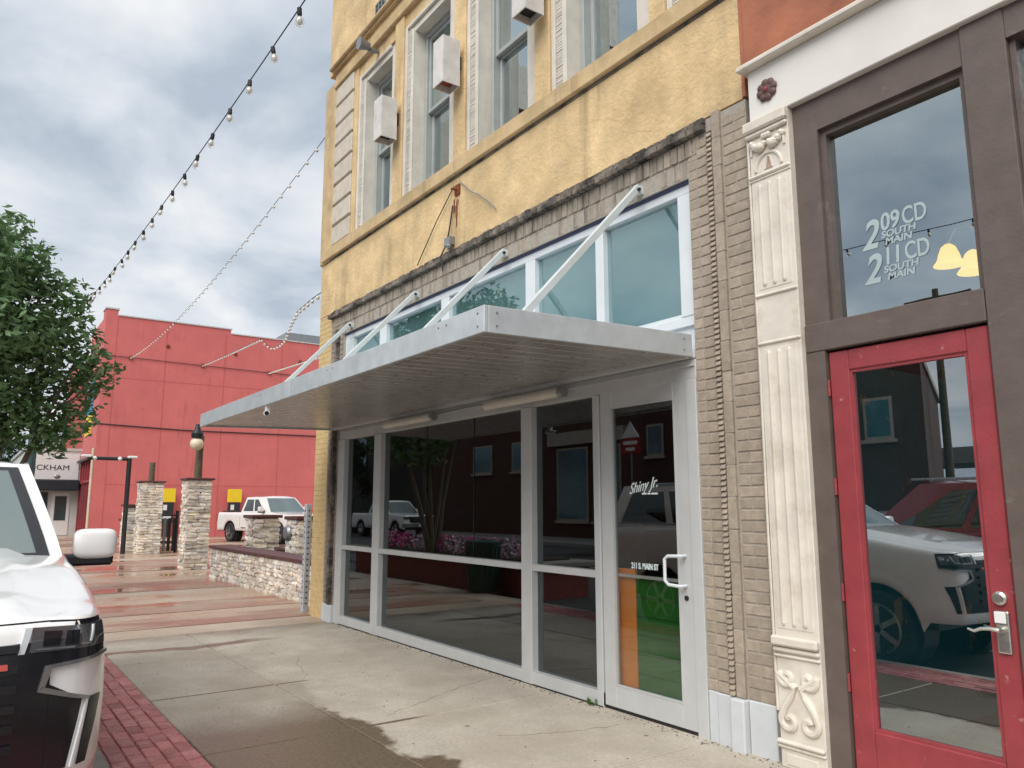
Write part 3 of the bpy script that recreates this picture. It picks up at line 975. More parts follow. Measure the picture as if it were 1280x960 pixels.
for k in range(n):
    a = CX0+.03+k*wd
    z = [cz(y)-th+.02 for y in (CYF+.03, -.014)]
    P = [(a, CYF+.03), (a+wd, CYF+.03)]
    poly = [(0, .007), (.005, 0), (wd-.010, 0), (wd-.006, .007), (wd, .007)]
    b = MB()
    for i in range(len(poly)-1):
        (u0, h0), (u1, h1) = poly[i], poly[i+1]
        b.quad((a+u0, CYF+.03, z[0]+h0), (a+u1, CYF+.03, z[0]+h1), (a+u1, -.014, z[1]+h1), (a+u0, -.014, z[1]+h0))
    b.build('soffit_panel', 'soffit', CN)
member('ledger', 'alu', CX0+.05, CX1-.03, -.06, -.0145, 2.60, 2.67, parent=CN)
for x in (-4.19, -6.08, -7.93, -9.85):
    st = MB().bar((x, -.025, 4.065), (x, -1.27, 2.75), .042, .052).build('strut', 'strut', CN, bevel=.003)
    MB().box(x-.026, x+.026, -.03, .01, 4.01, 4.075).build('wall_bracket', 'strut', st, bevel=.002)
    MB().lathe([(.014, -.04), (.014, .04)], (x, -.045, 4.035), 8, 'x').build('bolt', 'dark_metal', st)
    MB().box(x-.05, x+.05, -1.36, -1.2, 2.687, 2.745).build('foot_bracket', 'strut', st, bevel=.004)
def rivet(x, y, z, nx, ny):
    ax = 'x' if nx else 'y'
    MB().lathe([(.008, 0), (.006, -.004 if ny else .004)], (x, y, z), 8, ax).build('rivet', 'grey_metal', CN)
for xx in (CX1-.07, -4.19+.05, -4.19-.05, -6.0, -6.12, -7.9, -8.0, -9.8, -9.9, CX0+.1):
    rivet(xx, CYF-.001, cz(CYF)-.04, 0, 1)
for xx in (CX1-.07, CX0+.08):
    rivet(xx, CYF-.001, cz(CYF)-.12, 0, 1)
for yy in (-1.72, -.1):
    for dz in (-.04, -.12):
        rivet(CX1+.001, yy, cz(yy)+dz, 1, 0)
# security camera bullet under the canopy lip
cmx = thing('security_camera', 'small white bullet camera fixed under the canopy lip', 'camera', (-7.8, -1.78, 2.5))
MB().tube([(-7.86, -1.76, 2.49), (-7.72, -1.80, 2.475)], .03, 10).build('housing', 'white_sign', cmx, smooth=True)
MB().box(-7.81, -7.77, -1.79, -1.75, 2.49, 2.56).build('bracket', 'white_sign', cmx)
MB().tube([(-7.721, -1.80, 2.475), (-7.712, -1.802, 2.474)], .022, 10).build('lens', 'gloss_black', cmx)
# two tube lamps on the shopfront header
for nm, a, b, lb in (('tube_lamp', -8.50, -7.30, 'long cream tube lamp over the pane with the pickup reflection, dark cap at one end'), ('tube_lamp', -6.28, -5.06, 'long cream tube lamp beside the glass door, dark end cap')):
    t = thing(nm, lb, 'lamp', ((a+b)/2, -.09, 2.5), group='tube lamps under the canopy')
    MB().tube([(a, -.105, 2.515), (b-.06, -.105, 2.515)], .042, 14).build('diffuser', 'tube_lamp', t, smooth=True)
    MB().tube([(b-.06, -.105, 2.515), (b, -.105, 2.515)], .046, 14).build('end_cap', 'grey_metal', t, smooth=True)
    MB().box(a+.1, a+.16, -.08, -.01, 2.5, 2.53).box(b-.2, b-.14, -.08, -.01, 2.5, 2.53).build('mount', 'alu', t)
tag(MB().tube([(-7.28, -.10, 2.53), (-7.0, -.06, 2.55), (-6.6, -.05, 2.56), (-6.36, -.07, 2.545), (-6.28, -.1, 2.52)], .009, 6).build('lamp_conduit', 'grey_metal', smooth=True), 'thin conduit linking the two tube lamps', 'conduit')

# ============================================================ THINGS ON THE UPPER FACADE
for i, (xp, lb) in enumerate(((-8.55, 'white box lamp on the pier nearest the ribbed corner blocks'), (-6.99, 'white box lamp on the pier above the rusty anchor stain'), (-5.44, 'white box lamp beside the window with slatted blinds'))):
    t = thing('box_lamp', lb, 'wall lamp', (xp, -.1, 6.3), group='white box lamps on the yellow piers')
    a, b_, y0, y1, z0, z1 = xp-.11, xp+.11, -.30, -.075, 6.20, 6.76
    MB().box(a, b_, y0, y0+.012, z0, z1).box(a, b_, y1-.012, y1, z0, z1).box(a, a+.012, y0+.012, y1-.012, z0, z1).box(b_-.012, b_, y0+.012, y1-.012, z0, z1).box(a+.012, b_-.012, y0+.012, y1-.012, z1-.012, z1).build('housing', 'lamp_box', t, bevel=.003)
    MB().box(a+.013, b_-.013, y0+.013, y1-.013, 6.28, 6.30).build('reflector', 'box_inside' if i == 1 else 'black_plastic', t)
    MB().box(xp-.03, xp+.03, y1, -.012, 6.46, 6.62).build('bracket', 'dark_metal', t)
t = thing('floodlight', 'small grey floodlight on the wall above the first window', 'floodlight', (-9.26, 0, 7.88))
MB().tube([(-9.26, .0, 7.89), (-9.25, -.10, 7.86), (-9.2, -.16, 7.84)], .035, 8).build('arm', 'grey_metal', t, smooth=True)
MB().lathe([(.05, .04), (.06, 0), (.085, -.10), (.09, -.12)], (-9.18, -.2, 7.86), 12, 'y').build('lamp_head', 'grey_metal', t, smooth=True)
t = thing('broken_anchor', 'rusty broken sign anchor with dangling wires on the yellow stucco', 'anchor', (-7.02, 0, 5.1))
MB().box(-7.07, -6.97, -.02, .0, 4.98, 5.10).tube([(-7.02, -.01, 5.05), (-7.02, -.09, 5.03)], .015, 6).build('anchor_plate', 'rust', t)
rs = MB()
for k in range(9):
    x = -7.06+random.uniform(-.06, .10)
    z = 4.98-random.uniform(0, .12)
    h = random.uniform(.06, .30)
    rs.hexa([(x, -.004, z-h), (x+.006, -.004, z-h), (x+.008, -.003, z), (x-.004, -.003, z), (x, -.001, z-h), (x+.006, -.001, z-h), (x+.008, 0, z), (x-.004, 0, z)])
rs.build('rust_streak', 'rust', t)
MB().tube([(-7.08, -.02, 5.10), (-7.45, -.03, 4.80), (-7.78, -.03, 4.5), (-7.9, -.03, 4.39)], .006, 5).build('wire', 'cable', t)
MB().tube([(-6.95, -.02, 5.11), (-6.72, -.03, 4.92), (-6.55, -.03, 4.82), (-6.34, -.03, 4.66), (-6.22, -.03, 4.55)], .007, 5).build('wire', 'grey_metal', t)
MB().tube([(-7.10, -.02, 4.88), (-7.15, -.03, 4.62), (-7.2, -.04, 4.45), (-7.22, -.10, 4.3), (-7.15, -.11, 4.12)], .009, 5).build('wire', 'cable', t)
MB().box(-7.2, -7.08, -.07, -.002, 4.42, 4.51).ball((-7.11, -.06, 4.40), .035, 8).build('clamp', 'grey_metal', t)

# ============================================================ NEIGHBOUR WITH THE RED DOOR
NB = thing('neighbour_shop', 'shop with cream cast iron pilaster, brown timber front and orange stucco above', 'building', (-1.0, 0, 0))
def nbx(name, mt, *boxes, bevel=0, parent=None):
    b = MB()
    for q in boxes:
        b.box(*q)
    return b.build(name, mt, parent or NB, bevel=bevel)
nbx('wall', 'orange_stucco', (-3.14, 6, .0, .4, 4.56, 9.5))
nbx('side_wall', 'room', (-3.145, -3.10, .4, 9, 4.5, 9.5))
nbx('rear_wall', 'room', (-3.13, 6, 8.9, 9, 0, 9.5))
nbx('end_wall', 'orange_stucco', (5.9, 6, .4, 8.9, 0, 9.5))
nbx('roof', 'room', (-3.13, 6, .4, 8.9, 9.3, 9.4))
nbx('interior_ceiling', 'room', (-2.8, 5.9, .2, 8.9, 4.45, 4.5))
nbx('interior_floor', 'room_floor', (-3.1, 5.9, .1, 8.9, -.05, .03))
nbx('seam', 'orange_stucco', (-3.168, -3.14, -.004, .3, 4.38, 9.5))
bm_ = nbx('lintel_beam', 'beam_white', (-3.085, 6, -.05, .12, 4.125, 4.50), bevel=.006)
nbx('ledge', 'cream', (-3.13, 6, -.12, .05, 4.50, 4.535), bevel=.008, parent=bm_)
nbx('ledge', 'cream', (-3.12, 6, -.085, .05, 4.535, 4.565), bevel=.008, parent=bm_)
# rosette
ro = MB().lathe([(.052, -.052), (.045, -.068), (.02, -.074)], (-2.93, 0, 4.305), 14, 'y').build('rosette', 'rosette', NB, smooth=True)
for k in range(8):
    a = k*math.pi/4+.2
    c = (-2.93+.052*math.cos(a), -.058, 4.305+.052*math.sin(a))
    MB().ball(c, .030, 10, (1, .55, 1)).build('petal', 'rosette', ro, smooth=True)
MB().ball((-2.93, -.074, 4.305), .020, 10, (1, .7, 1)).build('eye', 'rosette_eye', ro, smooth=True)
# pilaster
P0, P1 = -3.108, -2.79
pi = nbx('pilaster', 'cream', (P0+.012, P1, -.055, .12, .0, 4.122), bevel=.006)
nbx('capital', 'cream', (P0-.012, P1+.006, -.10, -.052, 4.04, 4.12), bevel=.012, parent=pi)
nbx('capital', 'cream', (P0-.004, P1+.002, -.082, -.054, 4.005, 4.038), bevel=.01, parent=pi)
orn = MB()
cx = (P0+P1)/2
for sgn in (-1, 1):
    for k in range(5):
        u = k/4
        orn.ball((cx+sgn*(.02+.095*u), -.068, 3.935-.03*math.sin(u*3)+.03*u), .022+.008*math.sin(u*3.1), 8)
    orn.ball((cx+sgn*.045, -.072, 3.915), .034, 10)
    orn.ball((cx+sgn*.125, -.065, 3.955), .02, 8)
    orn.tube([(cx+sgn*.125, -.062, 3.95), (cx+sgn*.128, -.06, 3.88)], .009, 6)
    pts = [(cx+sgn*.10*math.cos(t), -.057, 3.76+.11*math.sin(t)) for t in [i*math.pi/2/8 for i in range(9)]]
    orn.tube(pts, .012, 6)
    pts = [(cx+sgn*.028*math.cos(t), -.056, 3.76+.085*math.sin(t)) for t in [i*math.pi/2/6 for i in range(7)]]
    orn.tube(pts, .007, 6)
for k in range(3):
    orn.ball((cx-.02+.02*k, -.07, 3.985), .02, 8)
orn.build('swag_ornament', 'cream', pi, smooth=True)
MB().prism([(cx-.024, 3.755), (cx+.024, 3.755), (cx, 3.84)], 'y', -.058, -.052).build('arch_recess', 'cream_dark', pi)
def band(z0, z1, pr_=.075):
    nbx('moulding', 'cream', (P0, P1+.003, -pr_, -.05, z0, z1), bevel=min(.012, (z1-z0)*.4), parent=pi)
band(3.715, 3.74, .07)
band(3.695, 3.71, .064)
band(2.895, 2.92, .068)
band(2.575, 2.60, .068)
band(.705, .765, .095)
band(.665, .695, .078)
band(.635, .655, .07)
for zf0, zf1 in ((2.98, 3.65), (.84, 2.52)):
    nbx('fluted_panel', 'cream', (P0+.035, P1-.03, -.0585, -.05, zf0-.035, zf1+.03), bevel=.003, parent=pi)
    for k in range(3):
        x = P0+.085+k*.075
        MB().tube([(x, -.056, zf0), (x, -.056, zf1)], .0165, 8).ball((x, -.056, zf0), .0165, 8).ball((x, -.056, zf1), .0165, 8).build('reed', 'cream', pi, smooth=True)
# scrolls
def spiral(c, r0, r1, a0, turns, n=22):
    return [(c[0]+(r0+(r1-r0)*i/n)*math.cos(a0+turns*2*math.pi*i/n), c[1]+(r0+(r1-r0)*i/n)*math.sin(a0+turns*2*math.pi*i/n)) for i in range(n+1)]
for sgn in (-1, 1):
    top = spiral((cx+sgn*.075, .525), .012, .058, math.pi*.2 if sgn > 0 else math.pi*.8, .95*sgn)
    mid = [(cx+sgn*.02, .47), (cx+sgn*.05, .42), (cx+sgn*.10, .35), (cx+sgn*.125, .29)]
    bot = spiral((cx+sgn*.068, .275), .057, .014, 0.0 if sgn > 0 else math.pi, -.9*sgn)
    if sgn > 0:
        pass
    MB().tube([(p[0], -.058, p[1]) for p in top], .021, 8).build('scroll', 'cream', pi, smooth=True)
    MB().tube([(p[0], -.058, p[1]) for p in [top[-1]] + mid + bot], .023, 8).build('scroll', 'cream', pi, smooth=True)
band(.135, .165, .085)
band(.112, .13, .072)
nbx('base_panel', 'cream', (P0+.05, P1-.05, -.062, -.052, .02, .085), bevel=.006, parent=pi)
MB().tube([(P0+.004, -.05, .32), (P0+.0, -.05, 1.4), (P0+.006, -.05, 2.6), (P0+.0, -.05, 4.0)], .009, 6).build('caulk_seam', 'cream', pi)
# brown timber front
fr = nbx('timber_front', 'brown_wood', (-2.788, -2.66, -.012, .12, 0, 2.48), (-2.788, -2.62, .0, .14, 2.66, 4.124))
nbx('frame_rail', 'brown_wood', (-2.788, -1.742, -.016, .12, 2.482, 2.658), bevel=.006, parent=fr)
nbx('frame_rail', 'brown_wood', (-2.62, -1.742, .0, .14, 3.905, 4.124), parent=fr)
nbx('frame_post', 'brown_wood', (-1.740, -1.52, -.012, .12, .0, 4.124), bevel=.006, parent=fr)
nbx('stop_bead', 'brown_wood', (-2.62, -2.585, .035, .14, 2.66, 3.905), (-1.775, -1.742, .035, .14, 2.66, 3.905), (-2.585, -1.775, .035, .14, 3.865, 3.905), parent=fr)
nbx('glazing_bead', 'decal', (-2.585, -1.775, .06, .10, 2.659, 2.675), parent=fr)
tp = pane(fr, -2.585, -1.775, 2.675, 3.865, .085, 'glass_transom')
nbx('frame_rail', 'brown_wood', (-1.518, 3, -.005, .12, 3.95, 4.124), (-1.518, 3, -.005, .12, 2.4, 2.66), parent=fr)
nbx('stop_bead', 'brown_wood', (-1.518, -1.49, .03, .14, 2.66, 3.95), parent=fr)
pane(fr, -1.49, 1.4, 2.66, 3.95, .085, 'glass_transom')
nbx('stall_riser', 'brown_wood', (-1.518, 3, -.005, .12, 0, .55), parent=fr)
pane(fr, -1.518, 3, .55, 2.4, .085, 'glass_store')
nbx('frame_post', 'brown_wood', (1.4, 1.55, -.01, .12, .55, 4.124), (3, 6, -.01, .2, 0, 4.124), parent=fr)
nbx('door_gap', 'rubber', (-2.66, -1.742, .075, .11, .0, .02), (-2.66, -1.742, .07, .11, 2.468, 2.482), parent=fr)
# lettering on the transom
for zo in (0, -.212):
    text_part('2', .245, 'etched', tp, face(-2.425, 3.065+zo, .082), shear=.28, sx=.80, bold=.005)
    text_part('09' if zo == 0 else '11', .145, 'etched', tp, face(-2.305, 3.155+zo, .082), sx=.80, shear=.08, bold=.003)
    text_part('CD', .145, 'etched', tp, face(-2.175, 3.155+zo, .082), sx=.68, bold=.002)
    text_part('SOUTH', .056, 'etched', tp, face(-2.305, 3.108+zo, .082), shear=.12, sx=1.1, bold=.0015)
    text_part('MAIN', .056, 'etched', tp, face(-2.285, 3.062+zo, .082), shear=.12, sx=1.15, bold=.0015)
# red door
rd = MB().box(-2.652, -2.528, .012, .06, .02, 2.468).box(-1.862, -1.75, .012, .06, .02, 2.468).box(-2.528, -1.862, .012, .06, 2.345, 2.468).box(-2.528, -1.862, .012, .06, .02, .31).build('red_door', 'red_wood', NB, bevel=.006)
MB().box(-2.528, -2.512, .022, .05, .31, 2.345).box(-1.878, -1.862, .022, .05, .31, 2.345).box(-2.512, -1.878, .022, .05, 2.329, 2.345).box(-2.512, -1.878, .022, .05, .31, .326).build('glazing_bead', 'red_wood', rd)
pane(rd, -2.513, -1.877, .325, 2.33, .04, 'glass_red_door')
for z in (2.25, 1.66, 1.05, .55):
    MB().tube([(-2.657, .004, z-.05), (-2.657, .004, z+.05)], .009, 8).build('hinge', 'red_wood', rd, smooth=True)
MB().lathe([(.034, .012), (.033, -.008), (.022, -.016), (.020, -.028)], (-1.812, 0, 1.095), 18, 'y').build('deadbolt', 'nickel', rd, smooth=True)
lk = MB().box(-1.842, -1.777, -.006, .012, .83, 1.035).build('lock_plate', 'nickel', rd, bevel=.008, segs=2)
MB().box(-1.842, -1.79, -.014, -.006, .975, 1.03).build('keypad', 'white_sign', lk, bevel=.003)
MB().lathe([(.017, -.006), (.016, -.045)], (-1.812, 0, .945), 12, 'y').tube([(-1.812, -.042, .945), (-1.85, -.05, .95), (-1.89, -.05, .945), (-1.925, -.048, .93), (-1.955, -.046, .938)], [.012, .01, .009, .008, .006], 8).build('lever', 'nickel', lk, smooth=True)
# inside: stair wall with flaking teal paint and a bricked patch
iw = nbx('interior_wall', 'teal_paint', (-2.95, -2.85, .13, 6, 0, 2.5))
nbx('exposed_brick', 'dark_brick_in', (-2.4, -1.2, 2.2, 2.3, 0, 2.5), parent=iw)
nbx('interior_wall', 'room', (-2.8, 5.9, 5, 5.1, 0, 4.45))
# chandelier with amber shades
sh1, sh2 = ony(1186, 321, 1.0), ony(1217, 329, .86)
cx0, cy0 = sh2.x+.04, sh1.y+.06
ch = thing('chandelier', 'lit chandelier with bell shaped amber glass shades inside the transom', 'chandelier', (cx0, cy0, 3.5))
MB().tube([(cx0, cy0, 4.45), (cx0, cy0, 3.16)], .010, 8).ball((cx0, cy0, 3.16), .03, 10).ball((cx0, cy0, 3.52), .025, 10).build('stem', 'brass', ch, smooth=True)
for (sx_, sy_, sz_) in ((sh1.x, sh1.y, sh1.z), (sh2.x, sh2.y, sh2.z), (2*cx0-sh1.x, cy0+.1, sh1.z), (cx0+.05, cy0+.22, sh1.z)):
    dx, dy = sx_-cx0, sy_-cy0
    pts = [(cx0, cy0, sz_-.02), (cx0+dx*.25, cy0+dy*.25, sz_+.10), (cx0+dx*.5, cy0+dy*.5, sz_+.19), (cx0+dx*.8, cy0+dy*.8, sz_+.18), (sx_, sy_, sz_+.09)]
    ar = MB().tube(pts, .007, 6).build('arm', 'brass', ch, smooth=True)
    MB().lathe([(.022, sz_+.085), (.045, sz_+.065), (.062, sz_+.02), (.072, sz_-.02), (.098, sz_-.055), (.096, sz_-.06)], (sx_, sy_, 0), 16).build('lamp_shade', 'lamp_amber', ar, smooth=True)

# ============================================================ WEEDS
for (x, lb) in ((-4.86, 'small green weed sprouting at the foot of the shopfront sill'),):
    b = MB()
    for k in range(26):
        a = random.uniform(0, 6.28)
        r_ = random.uniform(.01, .05)
        p = Vector((x+random.uniform(-.06, .06), -.03+random.uniform(-.02, .01), .004))
        q = p+Vector((math.cos(a)*r_, math.sin(a)*r_*.6, random.uniform(.01, .045)))
        s = Vector((-math.sin(a), math.cos(a), 0))*.008
        b.quad(p-s*.4, p+s*.4, q+s, q-s)
    tag(b.build('weed', 'weed'), lb, 'weed')

# ============================================================ CRACKS AND GRIT
def crack(parent, p0, d, L, amp, nrm, seed, mt='cornice', r_=.0035):
    rnd = random.Random(seed)
    p0, d, nrm = Vector(p0), Vector(d).normalized(), Vector(nrm)
    sd = d.cross(nrm)
    q, o_ = [], 0
    n_ = max(5, int(L/.06))
    for k in range(n_+1):
        o_ += rnd.uniform(-amp, amp)
        q.append(p0+d*(L*k/n_)+sd*o_)
    MB().tube(q, [r_*rnd.uniform(.4, 1) for _ in q], 4).build('crack', mt, parent)
crack(YB, (-5.2, .001, 5.19), (.25, 0, -1), .65, .02, (0, -1, 0), 1, 'stucco_side')
crack(YB, (-8.9, .001, 4.45), (.5, 0, .6), .5, .02, (0, -1, 0), 2, 'stucco_side')
crack(YB, (-10.3, .001, 5.18), (.1, 0, -1), .7, .012, (0, -1, 0), 3, 'cornice')
crack(YB, (-4.0, .001, 4.5), (-.7, 0, .5), .8, .03, (0, -1, 0), 4, 'stucco_side')
for i, (x, y, dx, dy, L) in enumerate(((-6.1, -.1, .5, -1, 1.5), (-8.2, -1.2, 1, -.35, 1.2), (-4.3, -.25, -.3, -1, .9))):
    crack(swk, (x, y, .0), (dx, dy, 0), L, .025, (0, 0, 1), 20+i, 'stone_mortar', .003)
rnd = random.Random(77)
gb = MB()
for k in range(420):
    x = rnd.uniform(-10.3, -2.7)
    y = -.02-abs(rnd.gauss(0, .05))
    a = rnd.uniform(.002, .008)
    gb.hexa([(x-a, y-a, -.002), (x+a, y-a*.6, -.002), (x+a*.7, y+a, -.002), (x-a, y+a*.8, -.002), (x-a*.6, y-a*.6, a), (x+a*.5, y-a*.4, a), (x+a*.4, y+a*.5, a*.8), (x-a*.5, y+a*.5, a)])
for k in range(160):
    x = rnd.uniform(-10.3, -2.7)
    y = rnd.uniform(-2.8, -.1)
    a = rnd.uniform(.002, .006)
    gb.hexa([(x-a, y-a, -.002), (x+a, y-a*.6, -.002), (x+a*.7, y+a, -.002), (x-a, y+a*.8, -.002), (x-a*.6, y-a*.6, a), (x+a*.5, y-a*.4, a), (x+a*.4, y+a*.5, a*.8), (x-a*.5, y+a*.5, a)])
gb = gb.build('grit', 'stone_mortar')
gb['kind'] = 'stuff'
tag(gb, 'dark grit and crumbs scattered along the foot of the shopfront', 'grit')

# ============================================================ RED BUILDING BEYOND THE PLAZA
RX = -43.0
RB = thing('red_building', 'red painted two storey building with a blank side wall facing the plaza', 'building', (-46, 6, 0))
def rbx(name, mt, *boxes, bevel=0, parent=None):
    b = MB()
    for q in boxes:
        b.box(*q)
    return b.build(name, mt, parent or RB, bevel=bevel)
sw = rbx('side_wall', 'red_wall', (RX-.3, RX, .95, 34, -.1, 9.0))
rbx('side_wall', 'red_wall', (RX-.3, RX-.002, .95, 7.1, 9.0, 11.2), (RX-.3, RX-.002, 7.1, 34, 9.0, 10.95))
rbx('front_wall', 'red_wall', (-48.6, RX-.3, .95, 1.25, 3.95, 11.2))
rbx('corner_pier', 'red_wall', (RX-.9, RX+.02, .9, 1.45, -.1, 11.5))
rbx('coping', 'coping', (RX-.95, RX+.06, .86, 1.5, 11.5, 11.58), (RX-.36, RX+.05, 1.5, 7.15, 11.2, 11.26), (RX-.36, RX+.05, 7.15, 34, 10.95, 11.01))
rbx('roof_unit', 'grey_metal', (-46, -44.2, 10.6, 12.8, 10.9, 11.75))
rbx('roof', 'coping', (-60, RX-.3, 1.25, 34, 10.3, 10.4))
rbx('rear_wall', 'red_wall', (-60, -59.7, 1, 34, 0, 11))
for y in (3.84, 6.85, 10.0, 13.2):
    rbx('joint', 'red_joint', (RX-.001, RX+.006, y-.025, y+.025, .0, 10.9), parent=sw)
for z in (2.62, 8.0):
    rbx('joint', 'red_joint', (RX-.001, RX+.005, .96, 30, z-.02, z+.02), parent=sw)
for (y, z) in ((3.91, 9.89), (11.07, 9.84), (7.4, 9.86), (1.3, 7.1)):
    MB().lathe([(.11, .0), (.09, .05), (.04, .09)], (RX, y, z), 10, 'x').build('anchor_plate', 'rust', sw)
rbx('mural_panel', 'mural_blue', (-47.8, -45.6, .90, .95, 6.4, 8.2))
rbx('mural_panel', 'mural_yellow', (-47.8, -45.6, .90, .95, 5.3, 6.38))
# timber shopfront on the street side of the red building
fs = rbx('shopfront', 'red_trim', (-48.5, RX-.32, 1.0, 1.25, 0, 3.93))
for k in range(6):
    x = -48.3+k*1.0
    rbx('shopfront_post', 'red_wood', (x-.05, x+.05, .90, 1.0, .0, 3.9), parent=fs)
rbx('shopfront_rail', 'red_wood', (-48.5, RX-.32, .88, 1.0, 2.75, 2.9), parent=fs)
rbx('shopfront_rail', 'dark_metal', (-48.5, RX-.2, .72, 1.0, 3.88, 4.0), parent=fs)
for k in range(5):
    rbx('shop_pane', 'shopglass', (-48.22+k, -47.38+k, .96, .99, .9, 2.7), parent=fs)
MB().tube([(RX-.1, .84, .0), (RX-.1, .84, 4.4)], .07, 8).build('downpipe', 'cream_pipe', RB)
# steel cable fixed along the wall with the light strings' anchors
cb_ = thing('wall_cable', 'steel cable stretched along the red wall between anchor rings', 'cable', (RX, 6, 9))
MB().tube([(RX+.05, 1.0, 9.1), (RX+.05, 2.16, 9.09), (RX+.05, 5.7, 9.04), (RX+.05, 9.29, 9.0), (RX+.05, 14, 8.95)], .018, 5).build('wire', 'cable', cb_)
for y, z in ((2.16, 9.09), (5.7, 9.04), (9.29, 9.0)):
    MB().ball((RX+.07, y, z), .11, 8).build('anchor_ring', 'rust', cb_)
tag(MB().tube([(RX+.04, .9, 5.62), (RX+.04, 5, 5.5), (RX+.04, 13, 5.56)], .03, 5).build('wall_wire', 'cable'), 'dark wire running low across the red wall', 'cable')
# yellow pay stations against the wall
for i, (y, lb) in enumerate(((4.33, 'yellow and black parking pay station by the metal gate'), (7.67, 'yellow and black parking pay station behind the white pickup'))):
    t = thing('pay_station', lb, 'pay station', (RX+.35, y, 0), group='parking pay stations along the red wall')
    MB().box(RX+.3, RX+.42, y-.36, y+.36, 1.76, 2.44).build('yellow_sign', 'yellow_sign', t, bevel=.01)
    MB().box(RX+.2, RX+.42, y-.30, y+.30, .7, 1.74).build('machine', 'black_sign', t, bevel=.02)
    MB().box(RX+.421, RX+.43, y-.2, y-.02, 1.35, 1.62).build('screen', 'white_sign', t)
    MB().box(RX+.421, RX+.43, y-.2, y+.2, .92, 1.05).build('plate', 'drl', t)
    MB().box(RX+.22, RX+.38, y-.15, y+.15, -.01, .7).build('pedestal', 'black_sign', t)
    MB().box(RX+.418, RX+.426, y-.05, y+.05, 1.9, 1.93).box(RX+.418, RX+.426, y-.18, y+.18, 2.0, 2.03).build('sign_text', 'yellow_sign', t)

# white shop with black awning further down the street
WS = thing('white_shop', 'white single storey shop with black awning and lettered sign beyond the red building', 'building', (-54, 2, 0))
b = MB().box(-62, -48.65, -1.7, 9, 0, 4.55)
b.build('wall', 'white_wall', WS)
MB().box(-62.1, -48.6, -1.8, 9, 4.55, 4.7).build('coping', 'coping', WS)
sg = MB().box(-48.648, -48.60, -1.6, .85, 3.0, 4.35).build('sign_board', 'white_sign', WS)
text_part('ICKHAM', .40, 'black_sign', sg, lambda u, v, w_: (-48.59+w_, -1.28+u, 3.5+v), sx=1.12)
MB().ball((-48.6, -.15, 3.15), .17, 10, (.2, 1, .7)).build('emblem', 'brass', sg)
MB().prism([(-48.60, 2.45), (-48.60, 2.98), (-47.7, 2.72), (-47.7, 2.45)], 'y', -1.65, .86).build('awning', 'awning_black', WS) if False else MB().box(-48.6, -47.8, -1.7, .86, 2.4, 2.95).build('awning', 'awning_black', WS, bevel=.04)
dw = MB().box(-48.649, -48.61, -.3, .55, .02, 2.3).build('door', 'white_sign', WS)
MB().box(-48.609, -48.60, -.15, .4, .8, 2.1).build('pane', 'shopglass', dw)
MB().box(-48.649, -48.61, -1.5, -.5, .7, 2.3).build('shop_window', 'shopglass', WS)

# ============================================================ STONE PILLARS AND WALLS OF THE PLAZA
stones = [stone_mesh('stone', 'stone_light', s) for s in range(7)]
def stones_face(parent, p0, du, L, z0, z1, nrm, lmin=.14, lmax=.30, h=.088, depth=.10):
    """courses of rough stones on an upright face starting at p0, running along du"""
    du, nrm = Vector(du), Vector(nrm)
    ang = math.atan2(du.y, du.x)
    z = z0
    while z < z1-.03:
        hh = min(h*random.uniform(.75, 1.2), z1-z)
        u = 0
        while u < L-.02:
            l = random.uniform(lmin, lmax)
            if L-u-l < lmin*.6:
                l = L-u
            c = Vector(p0)+du*(u+l/2)+nrm*random.uniform(-.012, .018)
            inst('stone', random.choice(stones), parent, (c.x, c.y, z+hh/2), ((l+.004)*.97, depth, hh*.95), (0, random.uniform(-.03, .03), ang+random.uniform(-.04, .04)))
            u += l
        z += hh
def pillar(name, label, x, y, wx, wy, h, post_h, fine=True):
    t = thing(name, label, 'pillar', (x, y, 0), group='stone pillars of the plaza')
    MB().box(x-wx/2+.03, x+wx/2-.03, y-wy/2+.03, y+wy/2-.03, -.05, h).build('core', 'stone_mortar', t)
    stones_face(t, (x-wx/2, y-wy/2+.03, 0), (1, 0, 0), wx, .0, h, (0, -1, 0))
    stones_face(t, (x+wx/2-.03, y-wy/2, 0), (0, 1, 0), wy, .0, h, (1, 0, 0))
    MB().box(x-wx/2-.07, x+wx/2+.07, y-wy/2-.07, y+wy/2+.07, h, h+.055).build('cap', 'cap_brick', t, bevel=.015)
    if post_h:
        b = MB()
        b.tube([(x, y, h+.05), (x+.015, y, h+.05+post_h*.5), (x-.01, y+.01, h+.05+post_h)], [.10, .088, .095], 10)
        b.build('timber_post', 'wood_post', t, smooth=True)
    return t
pillar('stone_pillar', 'stone pillar with a short timber stump, beside the black pipe frame', -28.3, .90, .68, .68, 2.33, .62)
pillar('stone_pillar', 'stone pillar carrying a tall timber post and globe lamp', -20.75, .62, .56, .56, 2.20, 1.08)
t = thing('globe_lamp', 'white globe lamp with dark cap on the timber post of the stone pillar', 'lamp', (-20.62, .5, 3.1))
MB().ball((-20.42, .47, 3.10), .165, 14).build('globe', 'globe', t, smooth=True)
MB().lathe([(.10, 3.24), (.14, 3.26), (.15, 3.36), (.08, 3.46), (.05, 3.60)], (-20.42, .47, 0), 12).build('lamp_cap', 'dark_metal', t, smooth=True)
MB().tube([(-20.75, .62, 3.30), (-20.6, .55, 3.5), (-20.42, .47, 3.55)], .025, 6).build('bracket', 'dark_metal', t)
